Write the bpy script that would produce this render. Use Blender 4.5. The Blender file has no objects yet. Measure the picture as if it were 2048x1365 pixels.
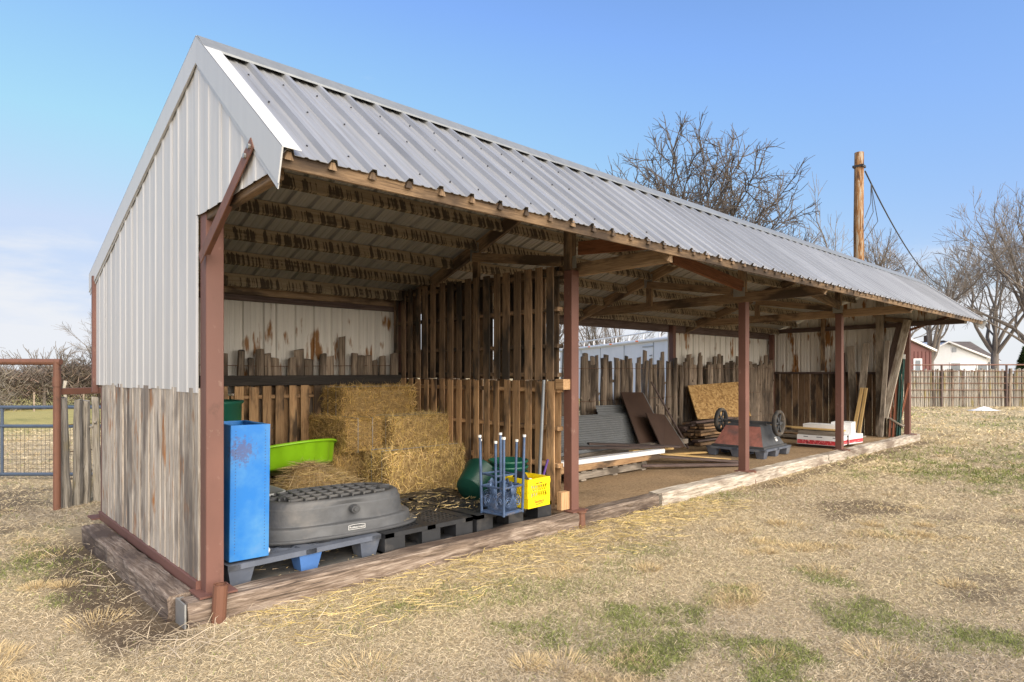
import bpy, math, random
import numpy as np
from mathutils import Matrix, Vector
random.seed(7); rng = np.random.default_rng(7)
R = math.radians
scene = bpy.context.scene
COL = scene.collection
# ---------------------------------------------------------------- camera
cam_d = bpy.data.cameras.new('camera'); cam = bpy.data.objects.new('camera', cam_d); COL.objects.link(cam)
cam.location = (-1.317, -4.073, 1.55)
cam.rotation_euler = (R(90), 0, R(46.565 - 90))
cam_d.sensor_width = 36; cam_d.lens = 22.535; cam_d.shift_y = 0.0291
cam_d.clip_start = 0.05; cam_d.clip_end = 2000
scene.camera = cam
# ---------------------------------------------------------------- world, sun, exposure
SUN_EL, SUN_AZ = 29, 262          # azimuth: compass-like, direction the light comes from (deg ccw from +X)
world = bpy.data.worlds.new('World'); scene.world = world; world.use_nodes = True
wt = world.node_tree; wn = wt.nodes; wl = wt.links; wn.clear()
def WN(t, **k):
    n = wn.new(t)
    for a, b in k.items():
        if hasattr(n, a) and not a.startswith('i_'): setattr(n, a, b)
    return n
sky = WN('ShaderNodeTexSky', sky_type='NISHITA', sun_disc=False, sun_elevation=R(SUN_EL), sun_rotation=R(90 - SUN_AZ), air_density=1.0, dust_density=0.6, ozone_density=2.2)
tc = WN('ShaderNodeTexCoord'); sep = WN('ShaderNodeSeparateXYZ'); wl.new(tc.outputs['Generated'], sep.inputs[0])
hsv = WN('ShaderNodeHueSaturation'); hsv.inputs['Hue'].default_value = .508; hsv.inputs['Saturation'].default_value = 1.12; hsv.inputs['Value'].default_value = 1.2; wl.new(sky.outputs[0], hsv.inputs['Color'])
mp = WN('ShaderNodeMapping'); mp.inputs['Scale'].default_value = (2.2, 2.2, 9.0); wl.new(tc.outputs['Generated'], mp.inputs[0])
ns = WN('ShaderNodeTexNoise'); ns.inputs['Scale'].default_value = 2.3; ns.inputs['Detail'].default_value = 7; ns.inputs['Roughness'].default_value = .55; wl.new(mp.outputs[0], ns.inputs[0])
mr = WN('ShaderNodeMapRange', interpolation_type='SMOOTHSTEP'); wl.new(sep.outputs[2], mr.inputs[0])
for i, v in zip((1, 2, 3, 4), (0.25, 0.0, -0.10, 0.48)): mr.inputs[i].default_value = v
ad = WN('ShaderNodeMath', operation='ADD'); wl.new(mr.outputs[0], ad.inputs[0]); wl.new(ns.outputs[0], ad.inputs[1])
mr2 = WN('ShaderNodeMapRange', interpolation_type='SMOOTHSTEP'); wl.new(ad.outputs[0], mr2.inputs[0])
for i, v in zip((1, 2, 3, 4), (0.56, 0.90, 0.0, 0.95)): mr2.inputs[i].default_value = v
mz = WN('ShaderNodeMapRange', interpolation_type='SMOOTHSTEP'); wl.new(sep.outputs[2], mz.inputs[0])
for i, v in zip((1, 2, 3, 4), (0.0, 0.46, 0.0, 1.0)): mz.inputs[i].default_value = v
tint = WN('ShaderNodeMix', data_type='RGBA'); wl.new(mz.outputs[0], tint.inputs[0]); tint.inputs[6].default_value = (.62, .51, .51, 1); tint.inputs[7].default_value = (1, 1, 1, 1)
mul = WN('ShaderNodeMix', data_type='RGBA', blend_type='MULTIPLY'); mul.inputs[0].default_value = 1; wl.new(hsv.outputs[0], mul.inputs[6]); wl.new(tint.outputs[2], mul.inputs[7])
mixw = WN('ShaderNodeMix', data_type='RGBA'); wl.new(mr2.outputs[0], mixw.inputs[0])
capn = WN('ShaderNodeMix', data_type='RGBA', blend_type='DARKEN'); capn.inputs[0].default_value = 1; wl.new(mul.outputs[2], capn.inputs[6]); capn.inputs[7].default_value = (2.5, 3.05, 4.0, 1); wl.new(capn.outputs[2], mixw.inputs[6])
mixw.inputs[7].default_value = (3.6, 3.7, 3.9, 1)
bg = WN('ShaderNodeBackground'); bg.inputs[1].default_value = 0.10; wl.new(mixw.outputs[2], bg.inputs[0])
wo = WN('ShaderNodeOutputWorld'); wl.new(bg.outputs[0], wo.inputs[0])
sun_d = bpy.data.lights.new('sun', 'SUN'); sun = bpy.data.objects.new('sun', sun_d); COL.objects.link(sun)
sun_d.energy = 3.6; sun_d.angle = R(85); sun_d.color = (1.0, .89, .74)
sv = Vector((math.cos(R(SUN_EL)) * math.cos(R(SUN_AZ)), math.cos(R(SUN_EL)) * math.sin(R(SUN_AZ)), math.sin(R(SUN_EL))))
sun.rotation_euler = sv.to_track_quat('Z', 'Y').to_euler()
vs = scene.view_settings; vs.view_transform = 'Standard'; vs.look = 'None'; vs.exposure = 1.25; vs.gamma = 1
scene.cycles.diffuse_bounces = 6; scene.cycles.max_bounces = 10
# ---------------------------------------------------------------- material helper
class NT:
    def __init__(s, name):
        s.m = bpy.data.materials.new(name); s.m.use_nodes = True; s.t = s.m.node_tree
        s.b = s.t.nodes['Principled BSDF']; s.i = s.b.inputs
    def n(s, t, ins=None, **k):
        n = s.t.nodes.new(t)
        for a, b in k.items(): setattr(n, a, b)
        for a, b in (ins or {}).items(): s.set(n.inputs[a], b)
        return n
    def set(s, sock, v):
        if hasattr(v, 'outputs'): v = v.outputs[0]
        if isinstance(v, bpy.types.NodeSocket): s.t.links.new(v, sock)
        elif isinstance(v, (tuple, list)) and sock.type == 'RGBA' and len(v) == 3: sock.default_value = (*v, 1)
        else: sock.default_value = v
    def coord(s, scale=(1, 1, 1), kind='Object', rnd=True):
        c = s.n('ShaderNodeTexCoord').outputs[kind]
        if rnd:
            oi = s.n('ShaderNodeObjectInfo').outputs['Random']
            mu = s.n('ShaderNodeMath', {0: oi, 1: 37.0}, operation='MULTIPLY')
            c = s.n('ShaderNodeVectorMath', {0: c, 1: mu}, operation='ADD').outputs[0]
        return s.n('ShaderNodeMapping', {'Vector': c, 'Scale': scale}).outputs[0]
    def noise(s, vec, scale=1, detail=5, rough=.6, dist=0):
        return s.n('ShaderNodeTexNoise', {'Vector': vec, 'Scale': scale, 'Detail': detail, 'Roughness': rough, 'Distortion': dist}).outputs[0]
    def ramp(s, fac, stops):
        r = s.n('ShaderNodeValToRGB', {'Fac': fac}); e = r.color_ramp.elements
        while len(e) < len(stops): e.new(.5)
        for el, (p, c) in zip(e, stops):
            el.position = p; el.color = (*c, 1) if not isinstance(c, (int, float)) else (c, c, c, 1)
        return r.outputs[0]
    def mix(s, f, a, b, mode='MIX'):
        m = s.n('ShaderNodeMix', data_type='RGBA', blend_type=mode)
        s.set(m.inputs[0], f); s.set(m.inputs[6], a); s.set(m.inputs[7], b); return m.outputs[2]
    def bump(s, h, strength=.3, dist=.01):
        b = s.n('ShaderNodeBump', {'Height': h, 'Strength': strength, 'Distance': dist}); s.set(s.i['Normal'], b)
    def vary(s, col, lo=.75, hi=1.2):
        oi = s.n('ShaderNodeObjectInfo').outputs['Random']
        mr = s.n('ShaderNodeMapRange', {0: oi, 3: lo, 4: hi})
        return s.mix(1.0, col, mr, 'MULTIPLY')
    def done(s, col, rough=.7, metal=0.):
        s.set(s.i['Base Color'], col); s.set(s.i['Roughness'], rough); s.set(s.i['Metallic'], metal); return s.m
def wood(name, a, b, c, lo=.75, hi=1.2, stain=None, samt=.5, gs=1., rust=0):
    t = NT(name); v = t.coord((42 * gs, 42 * gs, 2.2))
    g = t.noise(v, 1.6, 8, .74, .5); col = t.ramp(g, [(.34, a), (.5, b), (.66, c)])
    big = t.noise(t.coord((3, 3, 1.1)), 1.2, 4, .6)
    if stain: col = t.mix(t.ramp(big, [(.60 - samt * .3, 0.), (.66 - samt * .14, 1.)]), col, stain)
    if rust:
        rn = t.noise(t.coord((4, 4, 1.6)), 1.5, 5, .6)
        col = t.mix(t.ramp(rn, [(.57, 0.), (.68, rust)]), col, (.30, .12, .03))
    crack = t.noise(t.coord((90, 90, 2.0)), 1, 4, .6)
    col = t.mix(t.ramp(crack, [(.31, .85), (.40, 0.)]), col, tuple(x * .25 for x in a))
    t.bump(g, .45, .006); return t.done(t.vary(col, lo, hi), .82)
def plain(name, c, rough=.5, metal=0., var=.12, sc=6, dirt=None, damt=.4, bump=.05):
    t = NT(name); v = t.coord((1, 1, 1)); n = t.noise(v, sc, 6, .65)
    col = t.ramp(n, [(.3, tuple(x * (1 - var) for x in c)), (.7, tuple(min(1, x * (1 + var)) for x in c))])
    if dirt:
        d = t.noise(v, sc * .45, 6, .7, .5); col = t.mix(t.ramp(d, [(.62 - damt * .25, 0.), (.74, .85)]), col, dirt)
    t.bump(n, bump, .004); return t.done(col, rough, metal)
M = {}
def sheetmat(name, c, metal, rough, rust=0., streak=.18, sc=(9, 9, .5)):
    t = NT(name); v = t.coord(sc, rnd=True); n = t.noise(v, 1.5, 6, .6)
    col = t.ramp(n, [(.3, tuple(x * (1 - streak) for x in c)), (.65, c)])
    if rust:
        a = t.noise(t.coord((7, 7, 1.1), rnd=False), 1.3, 5, .62); b = t.noise(t.coord((2.2, 2.2, 1.6), rnd=False), 1.2, 2, .5)
        mm = t.n('ShaderNodeMath', {0: a, 1: b}, operation='MULTIPLY')
        col = t.mix(t.ramp(mm, [(.300, 0.), (.35, rust)]), col, (.26, .12, .035))
    return t.done(t.vary(col, .94, 1.04), rough, metal)
M['white_metal'] = sheetmat('white_painted_sheet', (.56, .55, .535), 0, .45)
M['white_trim'] = sheetmat('white_trim_paint', (.52, .52, .515), 0, .4, streak=.06)
M['inner_metal'] = sheetmat('rusty_white_sheet', (.74, .71, .66), 0, .6, rust=1.)
M['roof'] = sheetmat('galvalume_roof_sheet', (.38, .382, .385), .4, .38, streak=.28, sc=(16, .7, .7))
M['roof_shaded'] = sheetmat('shaded_galvalume_sheet', (.31, .312, .315), .4, .42, streak=.28, sc=(16, .7, .7))  # same sheet, darker: shade from the end panels' slight tilt put into the colour
M['roof_under'] = sheetmat('old_roof_sheet', (.49, .48, .465), .15, .6, streak=.3, sc=(16, .7, .7))
M['cap'] = sheetmat('grey_ridge_cap', (.25, .26, .26), .4, .5)
M['screw'] = plain('dark_screw', (.06, .06, .07), .5, .5)
def steel(name, c, c2, amt):
    t = NT(name); v = t.coord((1, 1, .6)); n = t.noise(v, 3, 5, .6)
    col = t.ramp(n, [(.35, tuple(x * .88 for x in c)), (.7, c)])
    w = t.noise(v, 16, 4, .7); col = t.mix(t.ramp(w, [(.66 - amt * .2, 0.), (.74, .9)]), col, c2)
    f = t.noise(v, 1.1, 4, .55); col = t.mix(t.ramp(f, [(.50, 0.), (.68, .45)]), col, tuple(min(1, x * 1.9) for x in c)); col = t.mix(t.ramp(t.noise(v, 7, 6, .7), [(.60, 0.), (.70, .5)]), col, (.06, .03, .02))
    t.bump(w, .15, .004); return t.done(col, .6)
M['brown_steel'] = steel('brown_painted_steel', (.150, .068, .051), (.24, .15, .115), .2)
M['rust_pipe'] = steel('rusty_pipe', (.17, .075, .045), (.09, .045, .03), .5)
M['siding'] = wood('weathered_siding', (.17, .135, .105), (.42, .36, .29), (.60, .545, .47), .68, 1.15, (.20, .165, .135), .3, rust=.95)
M['truss'] = wood('truss_lumber', (.17, .11, .065), (.32, .215, .13), (.42, .30, .19), .7, 1.1, (.09, .06, .04), .35)
M['redwood'] = wood('red_brown_lumber', (.10, .035, .015), (.20, .075, .03), (.26, .11, .05), .9, 1.1)
M['fascia'] = wood('eave_lumber', (.085, .05, .027), (.21, .135, .075), (.32, .215, .125), .85, 1.1, (.05, .032, .02), .5)
M['pallet'] = wood('tan_pallet_board', (.24, .13, .058), (.45, .27, .135), (.56, .36, .195), .6, 1.15, (.09, .058, .035), .28)
M['pallet_dark'] = wood('blackened_pallet_board', (.10, .065, .04), (.26, .165, .095), (.36, .235, .135), .5, 1.15, (.045, .034, .026), .5)
M['tie'] = wood('old_timber', (.045, .03, .022), (.185, .135, .10), (.38, .31, .25), .85, 1.1, (.075, .05, .037), .55, gs=.7)
M['tie_pale'] = wood('pale_old_timber', (.15, .115, .085), (.42, .36, .29), (.60, .545, .47), .9, 1.05, (.19, .145, .11), .35, gs=.7)
M['log'] = wood('bark_log', (.11, .082, .06), (.27, .205, .15), (.40, .325, .255), .65, 1.2, (.08, .06, .045), .35, gs=1.1)
M['log_lichen'] = wood('lichen_log', (.14, .12, .095), (.31, .275, .225), (.42, .385, .33), .75, 1.15, (.25, .20, .09), .12)
M['greywood'] = wood('grey_lumber', (.14, .115, .09), (.30, .25, .20), (.40, .345, .28), .6, 1.15, (.10, .08, .06), .3)
M['brownwall'] = wood('brown_wall_board', (.11, .065, .035), (.235, .145, .08), (.31, .205, .12), .65, 1.1, (.055, .036, .024), .4)
M['yellowwood'] = wood('fresh_lumber', (.42, .26, .09), (.56, .37, .15), (.64, .46, .22), .85, 1.1)
M['darkwood'] = wood('dark_stained_board', (.045, .03, .027), (.10, .068, .06), (.16, .115, .10), .7, 1.2)
M['blackbeam'] = wood('black_beam', (.015, .012, .011), (.03, .024, .02), (.05, .04, .034), .8, 1.1)
def purlin_mat():
    t = NT('stained_purlin'); v = t.coord((22, 22, 1.3)); g = t.noise(v, 1.6, 6, .65)
    col = t.ramp(g, [(.3, (.25, .19, .125)), (.55, (.39, .31, .215)), (.75, (.47, .385, .28))])
    s = t.noise(t.coord((1.2, 1.2, 34)), 1.0, 3, .55, .2); s2 = t.noise(t.coord((34, 34, 3)), 1., 3, .5)
    mm = t.n('ShaderNodeMath', {0: s, 1: t.n('ShaderNodeMath', {0: s2, 1: .18}, operation='MULTIPLY')}, operation='ADD')
    yy = t.n('ShaderNodeSeparateXYZ', {0: t.n('ShaderNodeTexCoord').outputs['Object']}).outputs[1]
    mm = t.n('ShaderNodeMath', {0: mm, 1: t.n('ShaderNodeMapRange', {0: yy, 1: .015, 2: .06, 3: .012, 4: -.16})}, operation='ADD')
    col = t.mix(t.ramp(mm, [(.575, 0.), (.63, .9)]), col, (.055, .04, .028))
    t.bump(g, .4, .005); return t.done(col, .85)
M['purlin'] = purlin_mat()
M['gang'] = plain('galvanised_plate', (.36, .36, .35), .5, .6)
M['bluepaint'] = None
def bluepaint():
    t = NT('worn_blue_paint'); v = t.coord((1, 1, 1), rnd=False); n = t.noise(v, 3.2, 5, .6)
    col = t.ramp(n, [(.40, (.008, .15, .48)), (.58, (.05, .21, .48)), (.75, (.13, .26, .45))])
    r = t.noise(v, 60, 5, .75); gd = t.n('ShaderNodeVectorMath', {0: v, 1: (-.06, -.24, .70)}, operation='DISTANCE').outputs['Value']; b = t.n('ShaderNodeMapRange', {0: gd, 1: .02, 2: .16, 3: .22, 4: -.12})
    mm = t.n('ShaderNodeMath', {0: r, 1: b}, operation='ADD')
    col = t.mix(t.ramp(mm, [(.56, 0.), (.66, .75)]), col, (.07, .07, .16)); return t.done(col, .42)
M['bluepaint'] = bluepaint()
M['lime'] = plain('lime_plastic', (.27, .56, .015), .35, var=.06)
M['greytote'] = plain('grey_plastic', (.33, .34, .34), .45, var=.06)
M['blacktank'] = plain('dusty_black_plastic', (.075, .077, .082), .55, var=.3, sc=4, dirt=(.18, .165, .15), damt=.5, bump=.1)
M['blackplastic'] = plain('black_plastic', (.022, .023, .026), .5, var=.3, dirt=(.10, .09, .08), damt=.4)
M['bluegrey'] = plain('blue_grey_plastic', (.10, .115, .15), .5, var=.2, dirt=(.19, .19, .19), damt=.4)
M['blueplug'] = plain('blue_worn_plastic', (.07, .17, .42), .5)
M['mat'] = plain('rubber_mat', (.075, .074, .072), .9, var=.3, sc=14, dirt=(.17, .14, .10), damt=.5)
M['stool'] = plain('blue_grey_metal', (.075, .12, .22), .45, .3, var=.3, sc=12, dirt=(.19, .15, .12), damt=.3)
M['capwhite'] = plain('white_plastic', (.74, .73, .70), .5)
M['yellow'] = plain('yellow_plastic', (.80, .60, .008), .38, var=.05)
M['redprint'] = plain('red_print', (.70, .07, .02), .5)
M['darkgreen'] = plain('dark_green_plastic', (.008, .052, .036), .35, var=.2)
M['green'] = plain('green_plastic', (.008, .085, .055), .4)
M['purple'] = plain('purple_plastic', (.085, .035, .20), .4)
M['greypipe'] = plain('grey_pipe', (.20, .215, .235), .45, .4)
M['white'] = plain('white_paint', (.76, .76, .77), .45, var=.04)
M['trailer'] = plain('white_trailer_paint', (.72, .73, .75), .4, var=.06, sc=2)
M['orange'] = plain('orange_plastic', (.75, .16, .03), .5)
M['brownmetal'] = plain('brown_sheet', (.062, .036, .026), .5, .2, var=.2, sc=3)
M['zinc'] = plain('zinc_sheet', (.19, .20, .21), .45, .4, var=.1)
M['redstain'] = plain('red_stained_plastic', (.33, .13, .10), .7, var=.3, sc=10, dirt=(.09, .085, .085), damt=.7)
M['blackcart'] = plain('faded_black_plastic', (.055, .057, .062), .6, var=.25, dirt=(.13, .12, .11), damt=.35)
M['tread'] = plain('worn_tyre', (.035, .034, .034), .8, dirt=(.22, .17, .12), damt=.35)
M['red'] = plain('red_barn_sheet', (.125, .032, .026), .5)
M['shingle'] = plain('brown_shingle', (.115, .095, .085), .9, var=.3, sc=3)
M['house'] = plain('white_siding', (.70, .71, .73), .6, var=.03)
M['glass'] = plain('window_glass', (.09, .11, .13), .12, var=.3, sc=.8)
M['gateblue'] = plain('blue_grey_gate_paint', (.062, .085, .125), .5)
M['wire'] = plain('dark_wire', (.035, .033, .032), .6)
M['rustwire'] = plain('rusted_wire', (.14, .075, .045), .8)
M['tgreen'] = plain('green_fence_post_paint', (.014, .06, .05), .5, dirt=(.15, .11, .08), damt=.3)
M['tred'] = plain('rusty_orange_post', (.24, .085, .045), .7, dirt=(.20, .15, .11), damt=.4)
def polemat():
    t = NT('peeling_pole_wood'); g = t.noise(t.coord((13, 13, 1.2), rnd=False), 1.4, 7, .7, 1.0)
    col = t.ramp(g, [(.40, (.06, .025, .008)), (.47, (.20, .085, .022)), (.53, (.28, .14, .045)), (.59, (.32, .27, .20))])
    t.bump(g, .5, .01); return t.done(col, .85)
M['pole'] = polemat()
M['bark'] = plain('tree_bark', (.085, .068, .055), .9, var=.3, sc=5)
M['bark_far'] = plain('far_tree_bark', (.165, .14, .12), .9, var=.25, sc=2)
M['needle'] = plain('evergreen_needles', (.03, .055, .018), .9, var=.4, sc=3)
def osb():
    t = NT('strand_board'); v = t.coord((1, 1, 1), rnd=False)
    vo = t.n('ShaderNodeTexVoronoi', {'Vector': t.n('ShaderNodeMapping', {'Vector': t.n('ShaderNodeVectorMath', {0: v, 1: t.n('ShaderNodeVectorMath', {0: t.n('ShaderNodeTexNoise', {'Vector': v, 'Scale': 9.}).outputs[1], 1: (.12, .12, .12)}, operation='MULTIPLY').outputs[0]}, operation='ADD').outputs[0], 'Scale': (16, 16, 36)}).outputs[0], 'Scale': 1.})
    col = t.ramp(vo.outputs['Color'], [(.1, (.20, .10, .025)), (.5, (.38, .22, .075)), (.9, (.52, .34, .14))]); return t.done(col, .7)
M['osb'] = osb()
def attrmat(name, rough=.85, trans=0.):
    t = NT(name); a = t.n('ShaderNodeAttribute', attribute_name='Col'); t.done(a.outputs['Color'], rough)
    t.set(t.i['Specular IOR Level'], .15); return t.m
M['blades'] = attrmat('grass_blades')
def straw_core():
    t = NT('straw_core'); n = t.noise(t.coord((10, 34, 34)), 1.5, 6, .7)
    col = t.ramp(n, [(.3, (.10, .06, .02)), (.5, (.30, .195, .075)), (.72, (.46, .33, .14))]); t.bump(n, 1., .02); return t.done(col, .9)
M['straw'] = straw_core()
def groundmat():
    t = NT('lawn_ground'); a = t.n('ShaderNodeAttribute', attribute_name='Col').outputs['Color']
    v = t.coord((1, 1, 1), 'Object', False); n = t.noise(v, 40, 6, .75); n2 = t.noise(v, 2.1, 6, .7)
    col = t.mix(1., a, t.ramp(n, [(.25, .45), (.5, .95), (.75, 1.35)]), 'MULTIPLY')
    col = t.mix(1., col, t.ramp(n2, [(.3, .82), (.7, 1.15)]), 'MULTIPLY'); t.bump(n, .8, .02)
    m = t.done(col, .95); t.set(t.i['Specular IOR Level'], .1); return m
M['ground'] = groundmat()
def dirtmat():
    t = NT('packed_dirt'); v = t.coord((1, 1, 1), 'Object', False); n = t.noise(v, 30, 7, .75); b = t.noise(v, 1.7, 5, .6)
    col = t.ramp(n, [(.28, (.14, .085, .042)), (.5, (.33, .22, .118)), (.72, (.46, .335, .20))])
    col = t.mix(1., col, t.ramp(b, [(.3, .72), (.7, 1.12)]), 'MULTIPLY'); t.bump(n, .7, .02); return t.done(col, .95)
M['dirt'] = dirtmat()
def printmat():
    t = NT('red_box_print'); v = t.coord((1, 1, 1), rnd=False); n = t.noise(t.n('ShaderNodeMapping', {'Vector': v, 'Scale': (1, 30, 22)}).outputs[0], 1., 4, .7, .8)
    col = t.ramp(n, [(.36, (.10, .05, .06)), (.47, (.52, .03, .04)), (.57, (.55, .06, .08)), (.66, (.75, .62, .60))]); return t.done(col, .4)
M['print'] = printmat()
# ---------------------------------------------------------------- mesh helpers
class MB:
    def __init__(s): s.v = []; s.f = []
    def add(s, vs, fs):
        o = len(s.v); s.v += [tuple(p) for p in vs]; s.f += [tuple(i + o for i in f) for f in fs]; return s
    def box(s, c, d, rot=None):
        x, y, z = d[0] / 2, d[1] / 2, d[2] / 2
        P = [Vector(p) for p in ((-x, -y, -z), (x, -y, -z), (x, y, -z), (-x, y, -z), (-x, -y, z), (x, -y, z), (x, y, z), (-x, y, z))]
        if rot is not None: P = [rot @ p for p in P]
        P = [p + Vector(c) for p in P]
        return s.add(P, [(3, 2, 1, 0), (4, 5, 6, 7), (0, 1, 5, 4), (1, 2, 6, 5), (2, 3, 7, 6), (3, 0, 4, 7)])
    def prism(s, pts, axis, a, b):      # polygon pts in the plane normal to axis, extruded a..b
        def mk(p, t): return {'x': (t, p[0], p[1]), 'y': (p[0], t, p[1]), 'z': (p[0], p[1], t)}[axis]
        n = len(pts); V = [mk(p, a) for p in pts] + [mk(p, b) for p in pts]
        return s.add(V, [tuple(range(n))[::-1], tuple(range(n, 2 * n))] + [(i, (i + 1) % n, n + (i + 1) % n, n + i) for i in range(n)])
    def tube(s, path, r, n=8, caps=True):
        path = [Vector(p) for p in path]; rs = r if isinstance(r, (list, tuple)) else [r] * len(path)
        V = []; prev = None
        for i, p in enumerate(path):
            d = (path[min(i + 1, len(path) - 1)] - path[max(i - 1, 0)]).normalized()
            a = prev - d * prev.dot(d) if prev is not None else d.orthogonal()
            a.normalize(); prev = a; b = d.cross(a)
            V += [p + (a * math.cos(2 * math.pi * k / n) + b * math.sin(2 * math.pi * k / n)) * rs[i] for k in range(n)]
        F = [(i * n + k, i * n + (k + 1) % n, (i + 1) * n + (k + 1) % n, (i + 1) * n + k) for i in range(len(path) - 1) for k in range(n)]
        if caps: F += [tuple(range(n))[::-1], tuple(range((len(path) - 1) * n, len(path) * n))]
        return s.add(V, F)
    def lathe(s, prof, n=32, sx=1, sy=1, power=2.0, c=(0, 0, 0)):     # prof [(r, z)], super-ellipse plan
        V = []
        for r, z in prof:
            for k in range(n):
                a = 2 * math.pi * k / n; ca, sa = math.cos(a), math.sin(a)
                q = (abs(ca) ** power + abs(sa) ** power) ** (-1 / power)
                V.append((c[0] + r * sx * ca * q, c[1] + r * sy * sa * q, c[2] + z))
        F = [(i * n + k, i * n + (k + 1) % n, (i + 1) * n + (k + 1) % n, (i + 1) * n + k) for i in range(len(prof) - 1) for k in range(n)]
        return s.add(V, F)
    def mesh(s, name, smooth=False):
        m = bpy.data.meshes.new(name); m.from_pydata(s.v, [], s.f)
        if smooth: m.polygons.foreach_set('use_smooth', [True] * len(m.polygons))
        m.update(); return m
WM = {}
def link(o, parent, mw):
    COL.objects.link(o); WM[o.name] = mw
    if parent: o.parent = parent; o.matrix_basis = WM[parent.name].inverted() @ mw
    else: o.matrix_basis = mw
    return o
I4 = Matrix.Identity(4)
def T(x, y, z): return Matrix.Translation((x, y, z))
def tag(o, label=None, cat=None, group=None, kind=None):
    for k, v in (('label', label), ('category', cat), ('group', group), ('kind', kind)):
        if v: o[k] = v
    return o
def obj(name, mb, mat, parent=None, mw=None, smooth=False):
    me = mb if isinstance(mb, bpy.types.Mesh) else mb.mesh(name, smooth)
    if mat and not me.materials: me.materials.append(M[mat])
    o = bpy.data.objects.new(name, me)
    return link(o, parent, mw if mw is not None else I4.copy())
def empty(name, loc, label, cat, group=None, rz=0):
    o = bpy.data.objects.new(name, None); o.empty_display_size = .1
    tag(o, label, cat, group); return link(o, None, T(*loc) @ Matrix.Rotation(rz, 4, 'Z'))
_bc = {}
def bar_mesh(w, h, L, mat, bev):
    k = (round(w, 3), round(h, 3), round(L, 2), mat)
    if k not in _bc:
        x, y, c = w / 2, h / 2, min(bev, w * .2, h * .2)
        P = [(-x + c, -y), (x - c, -y), (x, -y + c), (x, y - c), (x - c, y), (-x + c, y), (-x, y - c), (-x, -y + c)]
        m = MB().prism(P, 'z', 0, L).mesh('bar'); m.materials.append(M[mat]); _bc[k] = m
    return _bc[k]
def beam(name, p0, p1, w, h, mat, parent=None, up=(0, 0, 1), bev=.004, own=False):
    """a board from p0 to p1 (local Z runs along it); h is measured along up, w across"""
    p0, p1 = Vector(p0), Vector(p1); d = p1 - p0; L = d.length; z = d.normalized(); u = Vector(up)
    y = u - z * u.dot(z)
    if y.length < 1e-4: y = Vector((0, 1, 0)) - z * z.y
    y.normalize(); x = y.cross(z)
    mw = Matrix(((x.x, y.x, z.x, p0.x), (x.y, y.y, z.y, p0.y), (x.z, y.z, z.z, p0.z), (0, 0, 0, 1)))
    return obj(name, bar_mesh(w, h, L, mat, bev), mat, parent, mw)
def rough_beam(name, p0, p1, w, h, mat, parent=None, amp=.012, seg=14, seed=0):
    """an old timber: a bar with wavering faces and worn arrises"""
    rr = random.Random(seed); p0, p1 = Vector(p0), Vector(p1); d = p1 - p0; L = d.length; z = d.normalized()
    y = Vector((0, 0, 1)); x = y.cross(z)
    P = []; nper = 12
    base = [(-.5, -.5), (.0, -.5), (.5, -.5), (.5, 0), (.5, .40), (.42, .5), (.15, .5), (-.15, .5), (-.42, .5), (-.5, .40), (-.5, .1), (-.5, -.2)]
    mb = MB(); V = []
    off = [[rr.uniform(-1, 1) for _ in base] for _ in range(seg + 1)]
    for i in range(seg + 1):
        t = i / seg
        for k, (a, b) in enumerate(base):
            q = off[i][k] * amp
            V.append((a * w + q * (1 if a > 0 else -1), b * h + (off[i][k - 1] * amp * .6 if b > 0 else 0), t * L + (rr.uniform(-.01, .01) if i in (0, seg) else 0)))
    n = len(base)
    F = [(i * n + k, i * n + (k + 1) % n, (i + 1) * n + (k + 1) % n, (i + 1) * n + k) for i in range(seg) for k in range(n)] + [tuple(range(n))[::-1], tuple(range(seg * n, seg * n + n))]
    mb.add(V, F)
    mw = Matrix(((x.x, y.x, z.x, p0.x), (x.y, y.y, z.y, p0.y), (x.z, y.z, z.z, p0.z), (0, 0, 0, 1)))
    return obj(name, mb, mat, parent, mw)
def pipe(name, path, r, mat, parent=None, n=10):
    p = Vector(path[0]); return obj(name, MB().tube([Vector(q) - p for q in path], r, n), mat, parent, T(*p), smooth=False)
def text(name, body, size, mat, parent, mw, ext=.0008, sx=1.):
    c = bpy.data.curves.new(name, 'FONT'); c.body = body; c.size = size; c.extrude = ext; c.align_x = 'CENTER'; c.align_y = 'CENTER'
    t = bpy.data.objects.new('tmp', c); me = bpy.data.meshes.new_from_object(t); bpy.data.objects.remove(t)
    me.materials.clear(); me.materials.append(M[mat]); return obj(name, me, None, parent, mw @ Matrix.Diagonal((sx, 1, 1, 1)))
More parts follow.
